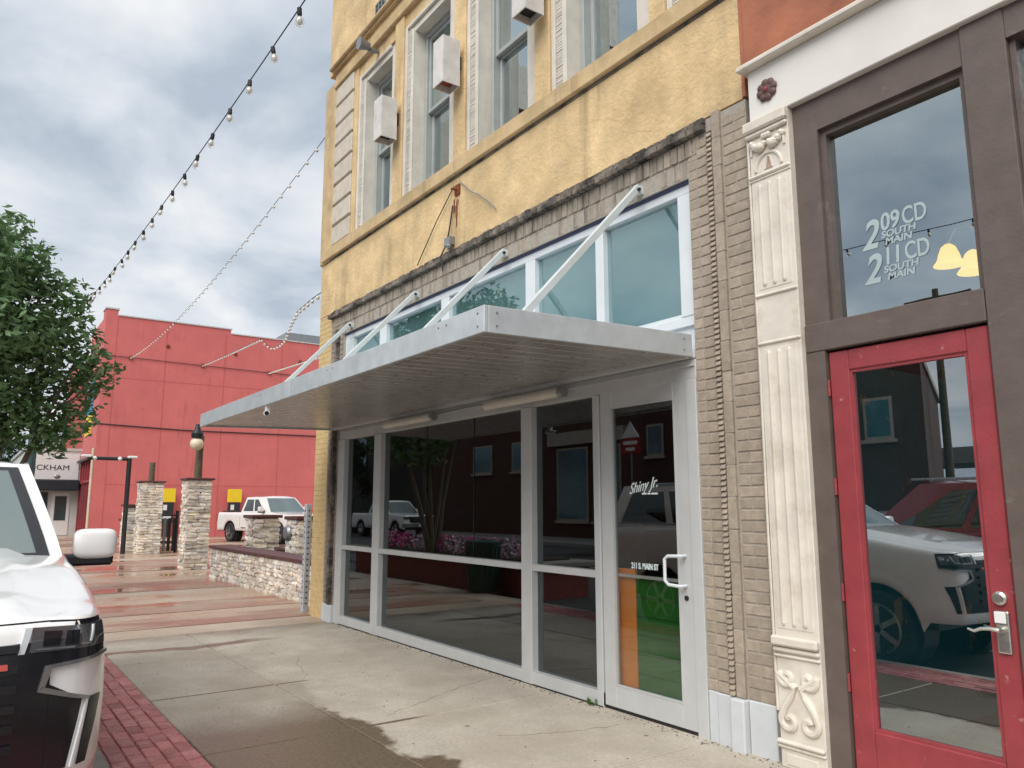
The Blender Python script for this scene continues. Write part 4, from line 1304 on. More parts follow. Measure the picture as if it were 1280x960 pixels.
# low wall from the yellow building to the pillar
lw = thing('low_stone_wall', 'low rough stone wall with brown cap running out from the yellow corner', 'wall', (-15, .6, 0))
MB().box(-18.15, -11.4, .44, .78, -.05, .63).build('core', 'stone_mortar', lw)
stones_face(lw, (-18.15, .42, 0), (1, 0, 0), 6.7, -.02, .62, (0, -1, 0), .12, .26, .085, .09)
for k in range(14):
    a = -18.2+k*.488
    MB().box(a, a+.480, .34, .84, .628, .695).build('cap_stone', 'cap_brick', lw, bevel=.012)
pw = thing('planter_wall', 'second low brown capped wall behind the rough stone wall', 'wall', (-15, 1.9, 0))
MB().box(-19.2, -11.3, 1.75, 2.05, -.05, .56).build('core', 'stone_mortar', pw)
for k in range(16):
    a = -19.25+k*.497
    MB().box(a, a+.489, 1.68, 2.1, .56, .63).build('cap_stone', 'cap_brick', pw, bevel=.012)
struct(MB().box(-19.1, -11.3, .78, 1.75, -.05, .5).build('planting_bed', 'soil'))
for (x, lb) in ((-18.1, 'squat stone pier with brown cap in front of the pickup bonnet'), (-15.27, 'squat stone pier carrying a round grey meter')):
    t = thing('stone_pier', lb, 'pier', (x, 1.57, 0), group='squat stone piers')
    MB().box(x-.27, x+.27, 1.23, 1.76, .3, 1.28).build('core', 'stone_mortar', t)
    stones_face(t, (x-.3, 1.22, 0), (1, 0, 0), .6, .48, 1.28, (0, -1, 0), .2, .4, .12)
    stones_face(t, (x+.27, 1.2, 0), (0, 1, 0), .58, .48, 1.28, (1, 0, 0), .2, .4, .12)
    MB().box(x-.36, x+.36, 1.14, 1.84, 1.28, 1.35).build('cap', 'cap_brick', t, bevel=.012)
mt_ = thing('meter', 'round grey meter on the squat stone pier', 'meter', (-15.2, 1.15, 1.0))
MB().lathe([(.14, 1.20), (.16, 1.14), (.13, 1.09), (.10, 1.08)], (-15.38, 0, 1.02), 14, 'y').build('dial', 'grey_metal', mt_, smooth=True)
# far low wall behind the first pillar
fwl = thing('far_stone_wall', 'low stone wall and pier left of the black pipe frame', 'wall', (-31, .8, 0))
MB().box(-33.5, -28.7, .9, 1.2, 0, 1.0).box(-30.6, -29.9, .5, 1.2, 0, 1.55).build('core', 'stone_mortar', fwl)
stones_face(fwl, (-33.4, .88, 0), (1, 0, 0), 2.7, .0, .98, (0, -1, 0), .2, .35, .12)
stones_face(fwl, (-30.6, .48, 0), (1, 0, 0), .7, .0, 1.5, (0, -1, 0), .2, .35, .12)
stones_face(fwl, (-29.9, .5, 0), (0, 1, 0), .7, .0, 1.5, (1, 0, 0), .2, .35, .12)
MB().box(-33.6, -28.65, .78, 1.3, 1.0, 1.07).box(-30.7, -29.8, .4, 1.3, 1.55, 1.62).build('cap', 'cap_brick', fwl)
# black pipe frame with floodlights
pf = thing('pipe_frame', 'black steel pipe post with a horizontal arm carrying two small floodlights', 'frame', (-28.7, .25, 0))
MB().tube([(-28.7, .25, 0), (-28.7, .25, 3.2)], .075, 8).build('post', 'dark_metal', pf)
MB().tube([(-28.7, .2, 3.12), (-28.7, -1.0, 3.12)], .06, 8).build('arm', 'dark_metal', pf)
for y in (.32, -1.05):
    b = MB().box(-28.75, -28.45, y-.14, y+.14, 3.14, 3.22)
    b.build('floodlight', 'white_sign', pf, bevel=.02)
MB().ball((-28.62, -.05, 3.12), .07, 8).ball((-28.62, -.80, 3.12), .07, 8).build('lamp_bulb', 'white_sign', pf, smooth=True)
# metal gate
gt = thing('metal_gate', 'narrow grey sheet metal gate with black bars between the stone pillars', 'gate', (-28.6, 1.5, 0))
MB().tube([(-28.6, 1.06, 0), (-28.6, 1.06, 1.45)], .04, 6).tube([(-28.6, 1.86, 0), (-28.6, 1.86, 1.4)], .06, 6).tube([(-28.6, 1.06, 1.25), (-28.6, 1.86, 1.25)], .03, 6).tube([(-28.6, 1.06, .35), (-28.6, 1.86, .35)], .03, 6).build('gate_frame', 'dark_metal', gt)
for k in range(5):
    y = 1.13+k*.15
    MB().box(-28.62, -28.58, y, y+.09, .05, 1.15).build('bar', 'grey_metal' if k < 3 else 'dark_metal', gt)
# grey perforated post by the corner
pp = thing('perforated_post', 'grey perforated steel post standing by the yellow corner', 'post', (-11.45, .07, 0))
MB().box(-11.50, -11.41, .03, .12, -.02, 1.58).build('post', 'post_grey', pp, bevel=.006)
for k in range(18):
    MB().lathe([(.013, 0), (.013, .003)], (-11.41, .075, .12+k*.08), 8, 'x').build('hole', 'rubber', pp)
    MB().lathe([(.013, 0), (.013, -.003)], (-11.455, .03, .12+k*.08), 8, 'y').build('hole', 'rubber', pp)

# ============================================================ STREET LAMP POLE AND LIGHT STRINGS
PX, PY = -35.1, -2.2
lp = thing('street_lamp', 'dark teal street lamp pole behind the leafy tree holding the light string', 'street lamp', (PX, PY, 0))
MB().lathe([(.27, 0), (.27, .3), (.2, .5), (.165, 1.0), (.15, 8.0), (.14, 8.6)], (PX, PY, 0), 12).build('pole', 'teal_pole', lp, smooth=True)
MB().tube([(PX, PY, 8.5), (PX, PY-.6, 8.9), (PX, PY-1.4, 9.0)], .05, 8).build('arm', 'teal_pole', lp)
MB().ball((PX, PY-1.5, 8.95), .2, 10, (1, 1.8, .45)).build('lamp_head', 'teal_pole', lp, smooth=True)
bulb_me = MB().lathe([(.006, -.045), (.012, -.055), (.026, -.075), (.033, -.098), (.026, -.122), (.008, -.135)], (0, 0, 0), 12).mesh('bulb', 'bulb_glass', True)
sock_me = MB().lathe([(.010, .006), (.017, 0), (.018, -.045), (.014, -.052)], (0, 0, 0), 8).mesh('socket', 'cable', True)
mat('bulb_small', (.75, .73, .66), .4)
mat('bulb_milk', (.62, .60, .55), .12, coat=.5)
bulb_me.materials.clear()
bulb_me.materials.append(MT['bulb_glass'])
fil_me = MB().lathe([(.004, -.05), (.016, -.08), (.02, -.1), (.012, -.115)], (0, 0, 0), 8).mesh('filament', 'bulb_milk', True)
small_me = MB().ball((0, 0, -.05), .036, 8).mesh('bulb', 'bulb_small', True)
def curve_pts(A, B, sag, n):
    A, B = Vector(A), Vector(B)
    return [A+(B-A)*(i/n)-Vector((0, 0, sag*4*(i/n)*(1-i/n))) for i in range(n+1)]
def light_string(label, pts, spacing, near, start=.2, rad=.006, k=1):
    t = thing('light_string', label, 'string lights', tuple(pts[0]), group='festoon light strings')
    MB().tube(pts, rad, 5).build('cable', 'cable', t)
    d = start
    for i in range(len(pts)-1):
        a, b = Vector(pts[i]), Vector(pts[i+1])
        L = (b-a).length
        while d < L:
            p = a+(b-a)*(d/L)
            if near:
                tl = (random.uniform(-.25, .25), random.uniform(-.25, .25), 0)
                o = inst('bulb', bulb_me, t, p, (k, k, k), rot=tl)
                s_ = bpy.data.objects.new('socket', sock_me)
                col.objects.link(s_)
                s_.parent = o
                s_ = bpy.data.objects.new('filament', fil_me)
                col.objects.link(s_)
                s_.parent = o
            else:
                inst('bulb', small_me, t, p)
            d += spacing
        d -= L
    return t
A = Vector((-5.99, -2.094, 6.073))
B = Vector((-35.1, -2.15, 8.10))
pts = curve_pts(A, B, .54, 40)
d0 = pts[0]-pts[1]
lead = [pts[0]+d0*k+Vector((0, 0, .0016*k*k)) for k in range(14, 0, -1)]
light_string('festoon string of clear bulbs running from overhead to the street lamp pole', lead+pts, .75, True, .1, .0065, 1.35)
light_string('festoon string from the red wall up to the yellow building corner', curve_pts((-42.95, 2.153, 9.08), (-11.1, .8, 8.8), .7, 40), .6, False, rad=.007)
q3 = [onx(253, 457, -42.95), onx(290, 441, -33), onx(327, 423.5, -24), onx(333, 431, -23), onx(341, 435, -22), onx(350, 431, -20.5), onx(357, 424, -19), onx(364, 405, -16.5), onx(372, 389, -14.5), onx(392, 372, -12.2), onx(404, 364, -11.3)]
light_string('drooping festoon string from the middle anchor of the red wall', q3, .6, False, rad=.008)
light_string('festoon string from the anchor nearest the canopy rods', curve_pts((-42.95, 9.27, 8.99), (-11.1, 1.4, 4.4), 0.0, 20), .6, False, rad=.008)

# ============================================================ VEHICLES
def lerp(a, b, t):
    return a+(b-a)*t
def pw(tab, x):
    """piecewise linear table lookup"""
    if x <= tab[0][0]:
        return tab[0][1]
    for (xa, ya), (xb, yb) in zip(tab, tab[1:]):
        if x <= xb:
            return lerp(ya, yb, (x-xa)/(xb-xa))
    return tab[-1][1]
class Car:
    LEV = [0, .06, .16, .3, .45, .6, .74, .86, .93, .975, 1.0]
    INS = [(0, .05), (.06, .02), (.16, .006), (.45, 0), (.74, .008), (.86, .02), (.93, .032), (.975, .05), (1.0, .075)]
    def __init__(s, name, label, loc, rotz, S, group=None, cat='car'):
        s.S = S
        s.root = thing(name, label, cat, loc, rotz, group, local=True)
        L, W = S['L'], S['W']
        s.L, s.W = L, W
        h = W/2
        rc, rx = S.get('rc', .2), S.get('rx', .36)
        cf = S.get('cf', .14)
        out = []
        n = 8
        for i in range(n+1):
            v = (h-rc)*i/n
            out.append((L/2-cf*(v/h)**2.2, v, 'f'))
        xs, v0 = out[-1][0], h-rc
        for i in range(1, 9):
            t = math.pi/2*i/8
            out.append((xs-rx*(1-math.cos(t)), v0+rc*math.sin(t), 'f' if i < 8 else 's'))
        x = out[-1][0]-.05
        xe = -L/2+.22
        while x > xe:
            out.append((x, h, 's'))
            near = min(abs(abs(x-w_)-S['ra']) for w_ in S['wx'])
            x -= .03 if near < .1 else .075
        for i in range(0, 6):
            t = math.pi/2*i/5
            out.append((xe-.17*math.sin(t), h-.14*(1-math.cos(t)), 's' if i == 0 else 'r'))
        for i in range(1, 5):
            out.append((-L/2+.05-.05*math.sin(i/4*1.57), (h-.14)*(1-i/4), 'r'))
        s.out = out
        s.nrm = []
        for i in range(len(out)):
            a, b = out[max(0, i-1)], out[min(len(out)-1, i+1)]
            d = Vector((b[0]-a[0], b[1]-a[1]))
            nn = Vector((-d.y, d.x))
            nn = -nn if nn.dot(Vector((out[i][0], out[i][1]))) < 0 else nn
            s.nrm.append(nn.normalized())
    def zb(s, x, kind):
        if kind == 's':
            z = s.S['rock']
            for w_ in s.S['wx']:
                d = abs(x-w_)
                if d < s.S['ra']:
                    z = max(z, s.S['rw']+math.sqrt(s.S['ra']**2-d*d))
            return z
        return s.S['bump']
    def zt(s, x):
        return pw(s.S['top'], x)
    def pt(s, i, q, side=1, off=0):
        x, y, k = s.out[i]
        ins = pw(s.INS, q)*s.S.get('ins', 1)
        if k == 'f':
            ins *= s.S.get('nose', 1.6)
        elif k == 's' and s.S.get('shoulder') and q > .6:
            d_ = min(1, max(0, (2.25-x)/.8))*min(1, max(0, (x-.75)/.3))
            ins += s.S['shoulder']*d_*((q-.6)/.4)**2
        z = lerp(s.zb(x, k), s.zt(x), q)
        n = s.nrm[i]
        return (x-n.x*(ins-off), side*(y-n.y*(ins-off)), z)
    def body(s, paint):
        b = MB()
        N, M = len(s.out), len(s.LEV)
        for side in (1, -1):
            o = len(b.v)
            for q in s.LEV:
                for i in range(N):
                    b.v.append(s.pt(i, q, side))
            for j in range(M-1):
                for i in range(N-1):
                    a = o+j*N+i
                    b.f.append((a, a+1, a+N+1, a+N) if side > 0 else (a, a+N, a+N+1, a+1))
        cr = s.S.get('crown', .05)
        K = 20
        o = len(b.v)
        for i in range(N):
            p = s.pt(i, 1.0)
            fade = min(1, max(0, (s.L/2-p[0])/.35))
            for k in range(K+1):
                g = 1-2*k/K
                gg = abs(g)
                st_ = min(1, max(0, (.80-gg)/.10))
                c = ((1-gg**2.5)*cr*.6+cr*.55*st_*st_*(3-2*st_))*fade
                b.v.append((p[0], p[1]*g, p[2]+c))
        for i in range(N-1):
            for k in range(K):
                a = o+i*(K+1)+k
                b.f.append((a, a+1, a+K+2, a+K+1))
        s.bodyo = b.build('body', paint, s.root, smooth=True, merge=True)
        # underside and wheel wells
        u = MB().box(-s.L/2+.25, s.L/2-.35, -s.W/2+.12, s.W/2-.12, s.S['rock']+.02, s.S['rock']+.5)
        u.build('underbody', 'black_plastic', s.root)
        return s.bodyo
    def skin(s, v, z, off, side=1):
        """front skin point at lateral distance v"""
        if v < 0:
            v, side = -v, -side
        for i in range(len(s.out)-1):
            y0, y1 = s.out[i][1], s.out[i+1][1]
            if y0 <= v <= y1 and y1 > y0:
                t = (v-y0)/(y1-y0)
                break
        else:
            i, t = 16, 0
        r = []
        for k in (i, i+1):
            x, y, kd = s.out[k]
            kd = 'f'
            q = (z-s.zb(x, kd))/(s.zt(x)-s.zb(x, kd))
            p = list(s.pt(k, max(0, min(1, q)), side, off))
            p[2] = z
            r.append(Vector(p))
        return r[0].lerp(r[1], t)
    def sskin(s, x, z, off, side=1):
        for i in range(len(s.out)-1):
            if s.out[i][2] == 's' and s.out[i][0] >= x >= s.out[i+1][0]:
                break
        q = (z-s.S['rock'])/(s.zt(x)-s.S['rock'])
        ins = pw(s.INS, max(0, min(1, q)))*s.S.get('ins', 1)
        return Vector((x, side*(s.W/2-ins+off), z))
    def patch(s, name, mt, quad, off=.006, fn=None, side=1, nu=8, nv=3, parent=None, thick=.02, smooth=True):
        fn = fn or s.skin
        (a, b, c, d) = quad
        bb = MB()
        def P(u, v, of):
            p0, p1 = lerp(a[0], b[0], u), lerp(a[1], b[1], u)
            q0, q1 = lerp(d[0], c[0], u), lerp(d[1], c[1], u)
            return fn(lerp(p0, q0, v), lerp(p1, q1, v), of, side)
        bb.grid(lambda u, v: P(u, v, off), nu, nv)
        for (u0, v0, u1, v1, n) in ((0, 0, 1, 0, nu), (1, 0, 1, 1, nv), (1, 1, 0, 1, nu), (0, 1, 0, 0, nv)):
            for k in range(n):
                t0, t1 = k/n, (k+1)/n
                A_, B_ = (lerp(u0, u1, t0), lerp(v0, v1, t0)), (lerp(u0, u1, t1), lerp(v0, v1, t1))
                bb.quad(P(*A_, off), P(*B_, off), P(*B_, off-thick), P(*A_, off-thick))
        return bb.build(name, mt, parent or s.root, smooth=smooth, merge=True)
    def house(s, paint, G):
        s.G = G
        x0, x1, x2, x3, wb, wr, zb, zr = G
        def side(f, t, off=0, sg=1):
            e = t**1.15
            bow = .02*math.sin(math.pi*f)
            return Vector((lerp(lerp(x0, x2, t), lerp(x1, x3, t), f), sg*(lerp(wb, wr, e)+bow+off), lerp(zb, zr, t)))
        def front(g, t, off=0, sg=1):
            e = t**1.15
            return Vector((lerp(x0, x2, t)+.10*(1-g*g)+off*.8, g*lerp(wb, wr, e), lerp(zb, zr, t)+off*.5))
        def rear(g, t, off=0, sg=1):
            e = t**1.15
            return Vector((lerp(x1, x3, t)-.05*(1-g*g)-off, g*lerp(wb, wr, e), lerp(zb, zr, t)))
        s.gside, s.gfront, s.grear = side, front, rear
        b = MB()
        for sg in (1, -1):
            b.grid(lambda u, v: side(u, v, 0, sg), 16, 6)
        b.grid(lambda u, v: front(-1+2*u, v), 12, 6)
        b.grid(lambda u, v: rear(-1+2*u, v), 12, 6)
        def roof(u, v):
            xf = front(-1+2*v, 1).x
            xr = rear(-1+2*v, 1).x
            g = -1+2*v
            x = lerp(xf, xr, u)
            edge = min(u, 1-u)*12
            return (x, g*(wr+.02*math.sin(math.pi*u)), zr+.055*(1-abs(g)**3)*min(1, edge))
        b.grid(roof, 16, 12)
        MB().box(x1+.2, x0-.16, -wb+.07, wb-.07, zb-.03, zb+.088).build('dashboard', 'black_plastic', s.root, bevel=.02)
        return b.build('cabin', paint, s.root, smooth=True, merge=True)
    def wheels(s, rimmt='satin_chrome'):
        S = s.S
        r, wd_ = S['rw']*1.0, .27
        prof = [(r*.62, -.10), (r*.9, -.13), (r*.985, -.10), (r, 0), (r*.985, .10), (r*.9, .13), (r*.62, .10)]
        tm_ = MB().lathe(prof, (0, 0, 0), 28, 'y').mesh('tyre', 'tyre', True)
        rm = MB().lathe([(r*.64, .06), (r*.66, .115), (r*.60, .12), (r*.57, .08), (r*.12, .085), (r*.10, .10), (.001, .10)], (0, 0, 0), 24, 'y')
        for k in range(6):
            a = k*math.pi/3
            rm.bar((r*.1*math.cos(a), .095, r*.1*math.sin(a)), (r*.6*math.cos(a), .10, r*.6*math.sin(a)), .04, .055)
        rmm = rm.mesh('rim', rimmt, True)
        for x in S['wx']:
            for sg in (1, -1):
                o = bpy.data.objects.new('wheel', None)
                col.objects.link(o)
                o.parent = s.root
                o.location = (x, sg*(s.W/2-.155), S['rw'])
                o.rotation_euler = (0, random.uniform(0, 6), 0 if sg > 0 else math.pi)
                for nm, me in (('tyre', tm_), ('rim', rmm)):
                    c = bpy.data.objects.new(nm, me)
                    col.objects.link(c)
                    c.parent = o
                MB().lathe([(S['ra']-.01, 0), (S['ra']-.01, .30)], (x, sg*(s.W/2-.42)if sg > 0 else -(s.W/2-.12), S['rw']), 20, 'y').build('wheel_well', 'black_plastic', s.root)
    def mirror(s, x, z, mt, sg, size=(.13, .27, .20)):
        y = sg*(s.W/2-.012)
        dx, dy, dz = size
        c = (x, y+sg*dy/2+0, z)
        b = MB()
        def f(u, v):
            th_, ph = 2*math.pi*u, math.pi*(v-.5)
            e1, e2 = .45, .5
            cu = lambda a, e: math.copysign(abs(math.cos(a))**e, math.cos(a))
            su = lambda a, e: math.copysign(abs(math.sin(a))**e, math.sin(a))
            return (c[0]+dx/2*cu(ph, e1)*cu(th_, e2), c[1]+dy/2*cu(ph, e1)*su(th_, e2), c[2]+dz/2*su(ph, e1))
        b.grid(f, 24, 12)
        m_ = b.build('mirror', mt, s.root, smooth=True, merge=True)
        MB().box(x-.06, x+.05, min(sg*(s.W/2-.10), sg*(s.W/2+dy-.03)), max(sg*(s.W/2-.10), sg*(s.W/2+dy-.03)), z-dz/2-.04, z-dz/2+.03).build('mirror_arm', 'black_plastic', m_, bevel=.015)
        return m_

# ---- white sport utility parked nose towards us at the kerb
S = dict(L=5.35, W=2.06, rc=.20, rx=.38, cf=.14, bump=.52, rock=.42, ra=.47, rw=.40, wx=(1.72, -1.36), crown=.055, nose=1.0, shoulder=.022,
         top=[(-2.7, 1.34), (-2.0, 1.38), (1.0, 1.40), (1.45, 1.36), (1.8, 1.31), (2.15, 1.25), (2.4, 1.222), (2.7, 1.212)])
suv = Car('parked_suv', 'white sport utility vehicle with black grille parked at the kerb by the red pavers', (-6.36, -4.65, -.13), 0, S, cat='suv')
suv.body('white_paint')
Wz = .13
def fz(*q):
    return [(v, z+Wz) for v, z in q]
suv.patch('grille', 'gloss_black', fz((-.78, .50), (.78, .50), (.78, 1.082), (-.78, 1.082)), .006, nu=24, nv=6)
for sg in (1, -1):
    suv.patch('grille_surround', 'gloss_black', fz((.781, .905), (1.0, .925), (1.008, 1.070), (.781, 1.082)), .006, side=sg, nu=10)
    suv.patch('lower_intake', 'gloss_black', fz((.781, .50), (.862, .50), (.905, .762), (.781, .835)), .006, side=sg)
    suv.patch('intake_slot', 'gloss_black', fz((.905, .50), (.940, .50), (.985, .752), (.938, .758)), .006, side=sg)
    hl = suv.patch('headlight', 'lens', fz((.70, .968), (.992, .962), (1.003, 1.052), (.715, 1.062)), .014, side=sg, nu=10)
    suv.patch('running_light', 'drl', fz((.660, .966), (.682, .966), (.712, 1.062), (.686, 1.062)), .016, side=sg, nu=2, parent=hl)
    suv.patch('running_light', 'drl', fz((.925, .985), (.932, .985), (.956, 1.048), (.949, 1.048)), .020, side=sg, nu=2, parent=hl)
    suv.patch('running_light', 'satin_chrome', fz((.885, .978), (.928, .974), (.928, .983), (.885, .987)), .020, side=sg, nu=2, parent=hl)
    suv.patch('reflector', 'satin_chrome', fz((.72, .975), (.86, .970), (.87, .977), (.725, .982)), .017, side=sg, nu=4, parent=hl)
    suv.patch('projector', 'gloss_black', fz((.745, .990), (.805, .988), (.815, 1.042), (.752, 1.046)), .022, side=sg, nu=3, parent=hl)
    suv.patch('projector', 'gloss_black', fz((.825, .986), (.875, .984), (.885, 1.038), (.835, 1.040)), .022, side=sg, nu=3, parent=hl)
    suv.patch('bumper_trim', 'satin_chrome', fz((.735, .815), (.762, .832), (.782, .895), (.758, .912)), .018, side=sg, nu=3)
    suv.patch('bumper_trim', 'satin_chrome', fz((.758, .898), (1.0, .918), (1.0, .930), (.758, .912)), .018, side=sg, nu=10)
    suv.patch('bumper_trim', 'satin_chrome', fz((.735, .815), (.925, .752), (.925, .766), (.752, .832)), .018, side=sg, nu=6)
    suv.patch('slot_trim', 'white_paint', fz((.875, .50), (.884, .50), (.926, .760), (.917, .762)), .014, side=sg, nu=2)
for k in range(6):
    z = .60+k*.075
    suv.patch('grille_bar', 'black_plastic', fz((-.66, z), (.66, z), (.66, z+.03), (-.66, z+.03)), .022, nu=20, nv=1)
suv.patch('grille_badge', 'badge_red', fz((.585, .915), (.625, .915), (.625, .935), (.59, .935)), .030, nu=3, nv=1)
suv.patch('skid_plate', 'white_paint', fz((-.60, .40), (.60, .40), (.52, .50), (-.52, .50)), .02, nu=16, nv=2)
suv.house('white_paint', (1.08, -2.42, .16, -2.25, .935, .77, 1.385, 1.965))
ws = suv.patch('windshield', 'car_glass', ((-.86, .05), (.86, .05), (.83, .91), (-.83, .91)), .006, suv.gfront, nu=14, nv=5)
for q in (((.86, .0), (.93, .0), (.91, .95), (.83, .95)), ((-.93, .0), (-.86, .0), (-.83, .95), (-.91, .95)), ((-.83, .91), (.83, .91), (.83, .95), (-.83, .95)), ((-.86, .0), (.86, .0), (.86, .05), (-.86, .05))):
    suv.patch('glass_border', 'gloss_black', q, .006, suv.gfront, nu=8, nv=5, parent=ws)
for sg in (1, -1):
    for f0, f1, t0 in ((.07, .31, .12), (.34, .62, .10), (.66, .93, .10)):
        suv.patch('side_window', 'car_glass_dark', ((f0+(.02 if f0 < .1 else 0), t0), (f1, t0), (f1-(.03 if f1 > .9 else 0), .84), (f0+(.10 if f0 < .1 else 0), .84)), .005, suv.gside, sg, nu=6, nv=3)
    suv.patch('door_line', 'black_plastic', ((.85, .60), (.862, .60), (.862, 1.35), (.85, 1.35)), .002, suv.sskin, sg, nu=1, nv=6, thick=.01)
    suv.patch('door_line', 'black_plastic', ((-.15, .60), (-.138, .60), (-.138, 1.35), (-.15, 1.35)), .002, suv.sskin, sg, nu=1, nv=6, thick=.01)
    suv.patch('door_handle', 'white_paint', ((.02, 1.18), (.22, 1.18), (.22, 1.22), (.02, 1.22)), .03, suv.sskin, sg, nu=2, nv=1)
    suv.patch('rocker_trim', 'black_plastic', ((-.75, .44), (1.1, .44), (1.1, .54), (-.75, .54)), .012, suv.sskin, sg, nu=6, nv=1)
    suv.patch('roof_rail', 'satin_chrome', ((.06, .985), (.90, .985), (.90, 1.03), (.06, 1.03)), .01, suv.gside, sg, nu=8, nv=1)
    suv.patch('belt_trim', 'satin_chrome', ((.05, .055), (.97, .055), (.97, .085), (.05, .085)), .006, suv.gside, sg, nu=8, nv=1)
suv.patch('rear_window', 'car_glass_dark', ((-.85, .15), (.85, .15), (.82, .85), (-.82, .85)), .006, suv.grear, nu=8, nv=3)
suv.wheels('satin_chrome')
suv.mirror(.70, 1.445, 'white_paint', 1, (.16, .25, .19))
suv.mirror(.70, 1.445, 'white_paint', -1, (.16, .25, .19))
MB().tube([(.98, .62, 1.47), (.80, .1, 1.58)], .012, 6).tube([(.98, -.1, 1.47), (.80, -.62, 1.58)], .012, 6).build('wiper', 'black_plastic', suv.root)
MB().ball((-.1, 0, 2.05), .07, 8, (1.6, .5, .7)).build('roof_fin', 'white_paint', suv.root, smooth=True)
MB().box(.35, .6, .25, .7, .9, 1.55).box(.35, .6, -.7, -.25, .9, 1.55).box(-1.2, -.95, -.75, .75, .9, 1.5).build('seat', 'black_plastic', suv.root, bevel=.05)

def pickup(name, label, loc, rz, paint, group=None):
    S = dict(L=5.85, W=2.04, rc=.16, rx=.22, cf=.10, bump=.46, rock=.50, ra=.50, rw=.41, wx=(1.95, -1.78), crown=.04, nose=1.0,
             top=[(-3, 1.28), (-.98, 1.28), (-.95, 1.28), (1.25, 1.27), (1.6, 1.26), (2.4, 1.20), (3, 1.17)])
    c = Car(name, label, loc, rz, S, group, 'pickup')
    c.body(paint)
    c.house(paint, (1.25, -.95, .52, -.80, .95, .76, 1.26, 1.93))
    c.patch('windshield', 'car_glass', ((-.93, .05), (.93, .05), (.88, .93), (-.88, .93)), .006, c.gfront, nu=12, nv=4)
    c.patch('rear_window', 'car_glass_dark', ((-.8, .15), (.8, .15), (.78, .85), (-.78, .85)), .006, c.grear, nu=6, nv=2)
    for sg in (1, -1):
        c.patch('side_window', 'car_glass_dark', ((.14, .12), (.50, .12), (.50, .86), (.32, .86)), .006, c.gside, sg, nu=5, nv=3)
        c.patch('side_window', 'car_glass_dark', ((.55, .12), (.93, .12), (.91, .86), (.55, .86)), .006, c.gside, sg, nu=5, nv=3)
        c.patch('door_line', 'black_plastic', ((.12, .6), (.135, .6), (.135, 1.24), (.12, 1.24)), .002, c.sskin, sg, nu=1, nv=4, thick=.01)
        c.patch('door_line', 'black_plastic', ((-.93, .6), (-.915, .6), (-.915, 1.24), (-.93, 1.24)), .002, c.sskin, sg, nu=1, nv=4, thick=.01)
        c.patch('headlight', 'lens', ((.66, .98), (.97, .98), (.99, 1.12), (.66, 1.12)), .012, side=sg, nu=6)
        c.patch('side_trim', 'satin_chrome', ((-.8, .60), (1.3, .60), (1.3, .65), (-.8, .65)), .008, c.sskin, sg, nu=5, nv=1)
        c.patch('door_handle', 'chrome', ((.2, 1.08), (.38, 1.08), (.38, 1.12), (.2, 1.12)), .025, c.sskin, sg, nu=2, nv=1)
        c.mirror(.85, 1.42, paint, sg, (.15, .24, .22))
        MB().box(-2.9, -2.85, sg*.92-.06, sg*.92+.06, .9, 1.2).build('taillight', 'tail_red', c.root, bevel=.01)
    g = c.patch('grille', 'gloss_black', ((-.64, .80), (.64, .80), (.66, 1.13), (-.66, 1.13)), .008, nu=16, nv=2)
    for z in (.84, .92, 1.0, 1.08):
        c.patch('grille_bar', 'chrome', ((-.62, z), (.62, z), (.62, z+.035), (-.62, z+.035)), .03, nu=14, nv=1, parent=g)
    c.patch('bumper', 'chrome', ((-1.0, .58), (1.0, .58), (1.0, .77), (-1.0, .77)), .05, nu=24, nv=2, thick=.08)
    c.patch('bumper_valance', 'black_plastic', ((-.9, .44), (.9, .44), (.9, .57), (-.9, .57)), .02, nu=20, nv=1)
    c.patch('license_plate', 'white_sign', ((-.15, .60), (.15, .60), (.15, .74), (-.15, .74)), .058, nu=2, nv=1)
    MB().box(-2.78, -1.0, -.82, .82, 1.30, 1.335).build('bed_cover', 'black_plastic', c.root, bevel=.01)
    c.wheels('chrome')
    return c
pickup('pickup_truck', 'pearl white crew cab pickup parked before the red wall', (-34.1, 6.95, 0.0), R(15), 'pearl_paint')
pickup('pickup_truck', 'white pickup across the street, mirrored in the large shop pane', (-39.2, -15.2, -.13), R(-4), 'white_paint')

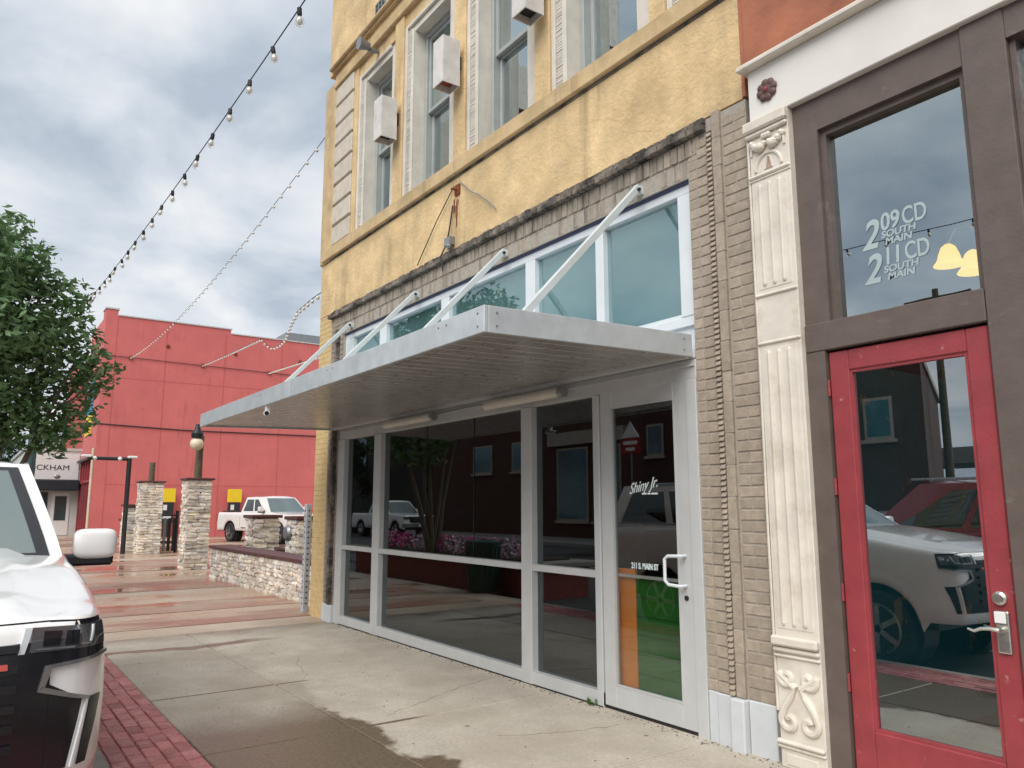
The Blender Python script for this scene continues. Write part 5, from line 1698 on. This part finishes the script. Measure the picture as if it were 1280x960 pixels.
def hatch(name, label, loc, rz, paint, H=1.5, L=4.7, group=None, cat='car'):
    k = H/1.5
    S = dict(L=L, W=1.86, rc=.22, rx=.36, cf=.16, bump=.34, rock=.32, ra=.40, rw=.34, wx=(L*.29, -L*.29), crown=.04, nose=1.2,
             top=[(-3, .98*k), (.7, .98*k), (1.3, .93*k), (2.0, .80*k), (3, .74*k)])
    c = Car(name, label, loc, rz, S, group, cat)
    c.body(paint)
    xr = -L/2+.35 if H > 1.6 else -L/2+.75
    c.house(paint, (.85, xr, .05, xr+.25, .86, .66, .96*k, H))
    c.patch('windshield', 'car_glass_dark', ((-.93, .05), (.93, .05), (.88, .93), (-.88, .93)), .006, c.gfront, nu=10, nv=3)
    c.patch('rear_window', 'car_glass_dark', ((-.8, .15), (.8, .15), (.78, .85), (-.78, .85)), .006, c.grear, nu=6, nv=2)
    for sg in (1, -1):
        c.patch('side_window', 'car_glass_dark', ((.14, .10), (.48, .10), (.48, .86), (.30, .86)), .006, c.gside, sg, nu=5, nv=3)
        c.patch('side_window', 'car_glass_dark', ((.52, .10), (.92, .10), (.88, .86), (.52, .86)), .006, c.gside, sg, nu=5, nv=3)
        c.patch('headlight', 'lens', ((.60, .60*k), (.90, .62*k), (.90, .72*k), (.60, .71*k)), .012, side=sg, nu=6)
        c.mirror(.60, 1.05*k, paint, sg, (.12, .2, .14))
        MB().box(-L/2-.005, -L/2+.05, sg*.72-.1, sg*.72+.1, .75*k, .92*k).build('taillight', 'tail_red', c.root, bevel=.01)
    c.patch('grille', 'gloss_black', ((-.55, .42*k), (.55, .42*k), (.55, .62*k), (-.55, .62*k)), .008, nu=10, nv=2)
    if H > 1.6:
        for sg in (1, -1):
            MB().tube([(-L/2+.8, sg*.6, H+.07), (.2, sg*.6, H+.07)], .02, 6).build('roof_rail', 'satin_chrome', c.root)
    c.wheels()
    return c
hatch('red_suv', 'dark red sport utility vehicle in the road, mirrored in the red door', (-6.1, -8.4, -.13), R(180), 'red_paint', 2.0, 4.9, cat='suv')
hatch('silver_car', 'silver saloon beyond the dark red vehicle, mirrored in the red door', (-9.6, -12.2, -.13), R(180), 'silver_paint', 1.5, 4.7)
hatch('black_car', 'black saloon behind the mirrored white pickup', (-47.0, -15.3, -.13), R(0), 'black_paint', 1.45, 4.7)
hatch('parked_car', 'white car half hidden behind the yellow corner beside the pickup', (-32.0, 10.6, 0.0), R(12), 'white_paint', 1.5, 4.7)

# ============================================================ TREES AND PLANTER
def leaf_cloud(clusters, per, size, seed):
    rnd = random.Random(seed)
    b = MB()
    for (c, r_) in clusters:
        c = Vector(c)
        k = int(per*r_**2/.2)
        for _ in range(k):
            d = Vector((rnd.gauss(0, 1), rnd.gauss(0, 1), rnd.gauss(0, 1)))
            d.normalize()
            rad = r_*rnd.uniform(.25, 1.05)**.55
            nz = noise.noise(d*2.3+c)
            p = c+d*rad*(1+.35*nz)
            s = size*rnd.uniform(.6, 1.3)
            u = Vector((rnd.gauss(0, 1), rnd.gauss(0, 1), rnd.gauss(0, .6))).normalized()
            v = u.cross(d+Vector((rnd.gauss(0, .5), rnd.gauss(0, .5), rnd.gauss(0, .5)))).normalized()
            b.v += [tuple(p-u*s), tuple(p+v*s*.42), tuple(p+u*s), tuple(p-v*s*.42)]
            n_ = len(b.v)
            b.f.append((n_-4, n_-3, n_-2, n_-1))
    return b
def limbs(base, tips, r0, seed):
    rnd = random.Random(seed)
    b = MB()
    base = Vector(base)
    for t in tips:
        t = Vector(t)
        mid = base.lerp(t, .5)+Vector((rnd.uniform(-.15, .15), rnd.uniform(-.15, .15), .25))
        q = [base+Vector((rnd.uniform(-.06, .06), rnd.uniform(-.06, .06), 0)), base.lerp(mid, .5)+Vector((rnd.uniform(-.05, .05), rnd.uniform(-.05, .05), 0)), mid, mid.lerp(t, .5), t]
        b.tube(q, [r0, r0*.8, r0*.6, r0*.4, r0*.15], 7)
        for k in range(3):
            e = t+Vector((rnd.uniform(-.5, .5), rnd.uniform(-.5, .5), rnd.uniform(-.2, .5)))
            b.tube([mid.lerp(t, .3+.2*k), mid.lerp(e, .6), e], [r0*.35, r0*.22, r0*.07], 5)
    return b
TX, TY = -15.0, -4.15
tr = thing('crape_myrtle', 'leafy multi stemmed street tree rising behind the white SUV', 'tree', (TX, TY, .4))
cl_ = [((-15, -3.95, 6.2), .34), ((-15.2, -3.95, 5.75), .36), ((-14.9, -3.55, 5.75), .3), ((-15, -3.5, 5.35), .4), ((-15, -3.0, 5.15), .36), ((-15.1, -3.05, 4.65), .5), ((-15, -2.72, 4.25), .42), ((-14.9, -2.5, 3.85), .38), ((-15.2, -2.75, 3.45), .45), ((-15, -3.2, 3.1), .42), ((-15.2, -2.95, 3.95), .5), ((-15, -3.5, 4.6), .6), ((-14.8, -3.9, 5.1), .55), ((-15, -3.6, 3.8), .6), ((-15, -4.2, 4.5), .6), ((-14.6, -3.75, 2.95), .42), ((-14.7, -3.4, 2.75), .36), ((-14.8, -3.05, 2.65), .34), ((-14.9, -3.95, 2.7), .4), ((-15.2, -3.7, 3.3), .5), ((-14.6, -4.15, 3.1), .45), ((-14.9, -2.8, 2.95), .33)]
rnd = random.Random(11)
for k in range(34):
    a = rnd.uniform(0, 6.28)
    e = rnd.uniform(-.6, 1)
    rr = rnd.uniform(.7, 1.6)
    cl_.append(((TX+rr*math.cos(a)*.95, TY-.55+rr*math.sin(a)*.8, 4.3+e*1.5), rnd.uniform(.35, .6)))
leaf_cloud(cl_, 290, .078, 3).build('crown', 'leaf', tr)
limbs((TX, TY, .45), [(-15, -3.9, 5.6), (-15.1, -3.1, 4.6), (-14.9, -2.9, 3.9), (-15.4, -4.8, 5.2), (-14.75, -4.7, 5.0), (-15.1, -5.2, 4.6)], .07, 5).build('trunk', 'bark', tr, smooth=True)
# brick planter round the tree
pn = thing('brick_planter', 'long red brick planter with concrete cap under the street tree', 'planter', (-14.8, -4.5, -.13))
MB().box(-18.6, -11.3, -5.4, -3.95, -.13, .42).build('brick_wall', 'planter_brick', pn)
MB().box(-18.7, -11.2, -5.5, -3.85, .42, .53).build('cap', 'concrete_far', pn, bevel=.02)
MB().box(-18.3, -11.6, -5.2, -4.15, .50, .56).build('soil', 'soil', pn)
bs = MB()
for k in range(7):
    z = -.10+k*.076
    x = -18.6+(.1 if k % 2 else 0)
    while x < -11.5:
        bs.box(x, min(x+.195, -11.3), -3.958, -3.94, z, z+.066)
        x += .205
o = bs.build('brickwork', 'planter_brick', pn)
o['kind'] = 'stuff'
rnd = random.Random(4)
for k in range(11):
    x = -18.0+k*.62
    y = -4.35+rnd.uniform(-.15, .1)
    t = thing('petunia', 'clump of pink and white petunias in the brick planter', 'flowers', (x, y, .54), group='petunias in the planter')
    leaf_cloud([((x, y, .66), .24), ((x+.15, y+.05, .62), .2)], 90, .05, k).build('leaves', 'leaf_dark', t)
    leaf_cloud([((x, y, .76), .24), ((x+.12, y+.1, .72), .22)], 150, .055, 40+k).build('blossom', 'petal' if k % 3 else 'petal_light', t)
    leaf_cloud([((x+.1, y, .74), .2)], 30, .045, 80+k).build('blossom', 'petal_light', t)
bn = thing('trash_bin', 'dark green ribbed litter bin beside the brick planter', 'bin', (-12.1, -3.55, 0))
MB().lathe([(.27, .02), (.29, .06), (.31, .80), (.33, .84), (.33, .90), (.24, .93), (.22, .90)], (-12.1, -3.55, 0), 24).build('drum', 'bin_green', bn, smooth=True)
for k in range(20):
    a = k*math.pi/10
    MB().bar((-12.1+.285*math.cos(a), -3.55+.285*math.sin(a), .08), (-12.1+.312*math.cos(a), -3.55+.312*math.sin(a), .80), .025, .02).build('rib', 'bin_green', bn)
# trees on the far side of the street (they show as reflections)
for i, (x, y, h, lb) in enumerate(((-17.0, -17.6, 6.5, 'bushy dark tree by the far pavement before the brick building'), (-52, -18, 8, 'dark tree across the street beyond the pickup'), (-6.5, -42, 7.5, 'round tree behind the far parking lot'), (-70, -2.8, 7, 'street tree far down the pavement'))):
    t = thing('street_tree', lb, 'tree', (x, y, 0), group='trees along the street')
    rnd = random.Random(60+i)
    cc = [((x+rnd.gauss(0, h*.14), y+rnd.gauss(0, h*.14), h*.62+rnd.gauss(0, h*.14)), rnd.uniform(.4, .8)) for _ in range(26)]
    leaf_cloud(cc, 110, .14, 20+i).build('crown', 'leaf_dark', t)
    limbs((x, y, 0), [c[0] for c in cc[:6]], .12, i).build('trunk', 'bark', t, smooth=True)

# ============================================================ ACROSS THE STREET (seen in the shop glass)
def far_building(name, label, x0, x1, y0, y1, h, wmt, wins, tmt='far_trim', skew=0):
    t = thing(name, label, 'building', ((x0+x1)/2, (y0+y1)/2, 0))
    MB().prism([(x0, y0), (x1-skew, y0), (x1, y1), (x0, y1)], 'z', -.1, h).build('wall', wmt, t)
    MB().prism([(x0-.1, y0-.1), (x1-skew+.1, y0-.1), (x1+.1, y1+.12), (x0-.1, y1+.12)], 'z', h, h+.25).build('cornice', tmt, t)
    for (a, b, z0, z1, fc) in wins:
        y = y1 if fc == 'f' else None
        if fc == 'f':
            f = MB().box(a, b, y1, y1+.05, z0, z1).build('window', tmt, t)
            MB().box(a+.1, b-.1, y1+.05, y1+.06, z0+.1, z1-.1).build('pane', 'teal_glass', f)
            MB().box(a-.1, b+.1, y1, y1+.15, z0-.12, z0-.002).build('sill', tmt, f)
    return t
A_ = far_building('brick_building', 'dark red brick building across the street with shop windows', -44, -12.3, -33, -20.4, 6.3, 'far_brick',
                  [(-14.3, -13.3, 3.7, 5.1, 'f'), (-19.5, -18.5, 3.7, 5.1, 'f'), (-24.5, -23.5, 3.7, 5.1, 'f'), (-31, -28.6, .8, 4.4, 'f'), (-28.2, -26.2, .8, 4.4, 'f'), (-35, -33, 3.4, 5, 'f'), (-39, -37, 3.4, 5, 'f')], skew=5.6)
MB().box(-31.6, -25.8, -20.4, -20.2, 4.55, 5.2).build('shop_frieze', 'far_trim', A_)
far_building('dark_building', 'tall dark fronted building across the street beyond the brick one', -78, -44.5, -40, -20.4, 9.5, 'dark_facade',
             [(-48-4*k, -46-4*k, 4.5, 7, 'f') for k in range(7)], 'dark_facade')
far_building('pale_building', 'pale commercial block far down the street', -140, -80, -45, -20.4, 8, 'white_wall', [(-84-5*k, -82-5*k, 4, 6, 'f') for k in range(8)])
far_building('tan_building', 'tan block at the far end beyond the white shop', -140, -66, 1.5, 30, 6.5, 'far_trim', [], 'coping')
cn2 = thing('drive_canopy', 'low flat concrete canopy on posts across the parking lot', 'canopy', (-11, -38, 0))
MB().box(-24, 6, -42, -36, 3.6, 4.4).build('roof', 'concrete_far', cn2)
for x in (-23, -16, -9, -2, 5):
    MB().box(x-.15, x+.15, -36.5, -36.2, -.12, 3.6).build('post', 'concrete_far', cn2)
up_ = thing('utility_pole', 'wooden utility pole with crossarms and wires across the street', 'utility pole', (-13.6, -24.5, -.12))
MB().tube([(-13.6, -24.5, -.12), (-13.6, -24.5, 9.5)], [.16, .11], 10).build('pole', 'wood_post', up_)
for z in (9.1, 8.3):
    MB().box(-14.8, -12.4, -24.62, -24.5, z, z+.12).build('crossarm', 'wood_post', up_)
for k in range(5):
    MB().tube([(-60, -24.4, 7.2+.45*k), (-13.6, -24.5, 6.9+.5*k), (40, -24.6, 7.2+.45*k)], .018, 4).build('wire', 'cable', up_)
sp = thing('sign_post', 'street sign post with red plate and white arrow across the street', 'sign', (-21.3, -13.2, 0))
sp.location = (-21.9, -16.9, 0)
ORG[sp.name] = (-21.9, -16.9, 0)
MB().tube([(-21.9, -16.9, -.02), (-21.9, -16.9, 4.4)], .035, 8).build('post', 'grey_metal', sp)
pl_ = MB().box(-22.45, -21.35, -16.86, -16.84, 3.55, 4.15).build('red_plate', 'red_paint', sp, bevel=.004)
MB().box(-22.3, -21.5, -16.842, -16.835, 3.9, 4.04).box(-22.15, -21.65, -16.842, -16.835, 3.66, 3.78).build('sign_text', 'white_sign', pl_)
MB().prism([(-22.4, 4.17), (-21.4, 4.17), (-21.9, 4.8)], 'y', -16.86, -16.84).build('arrow_plate', 'white_sign', sp)
# light string over the road, mirrored in the transom
light_string('festoon string crossing high over the road in front of the red door shop', curve_pts((-9, -6.3, 5.6), (6, -9.0, 6.6), .35, 16), .6, True, .1, .007)
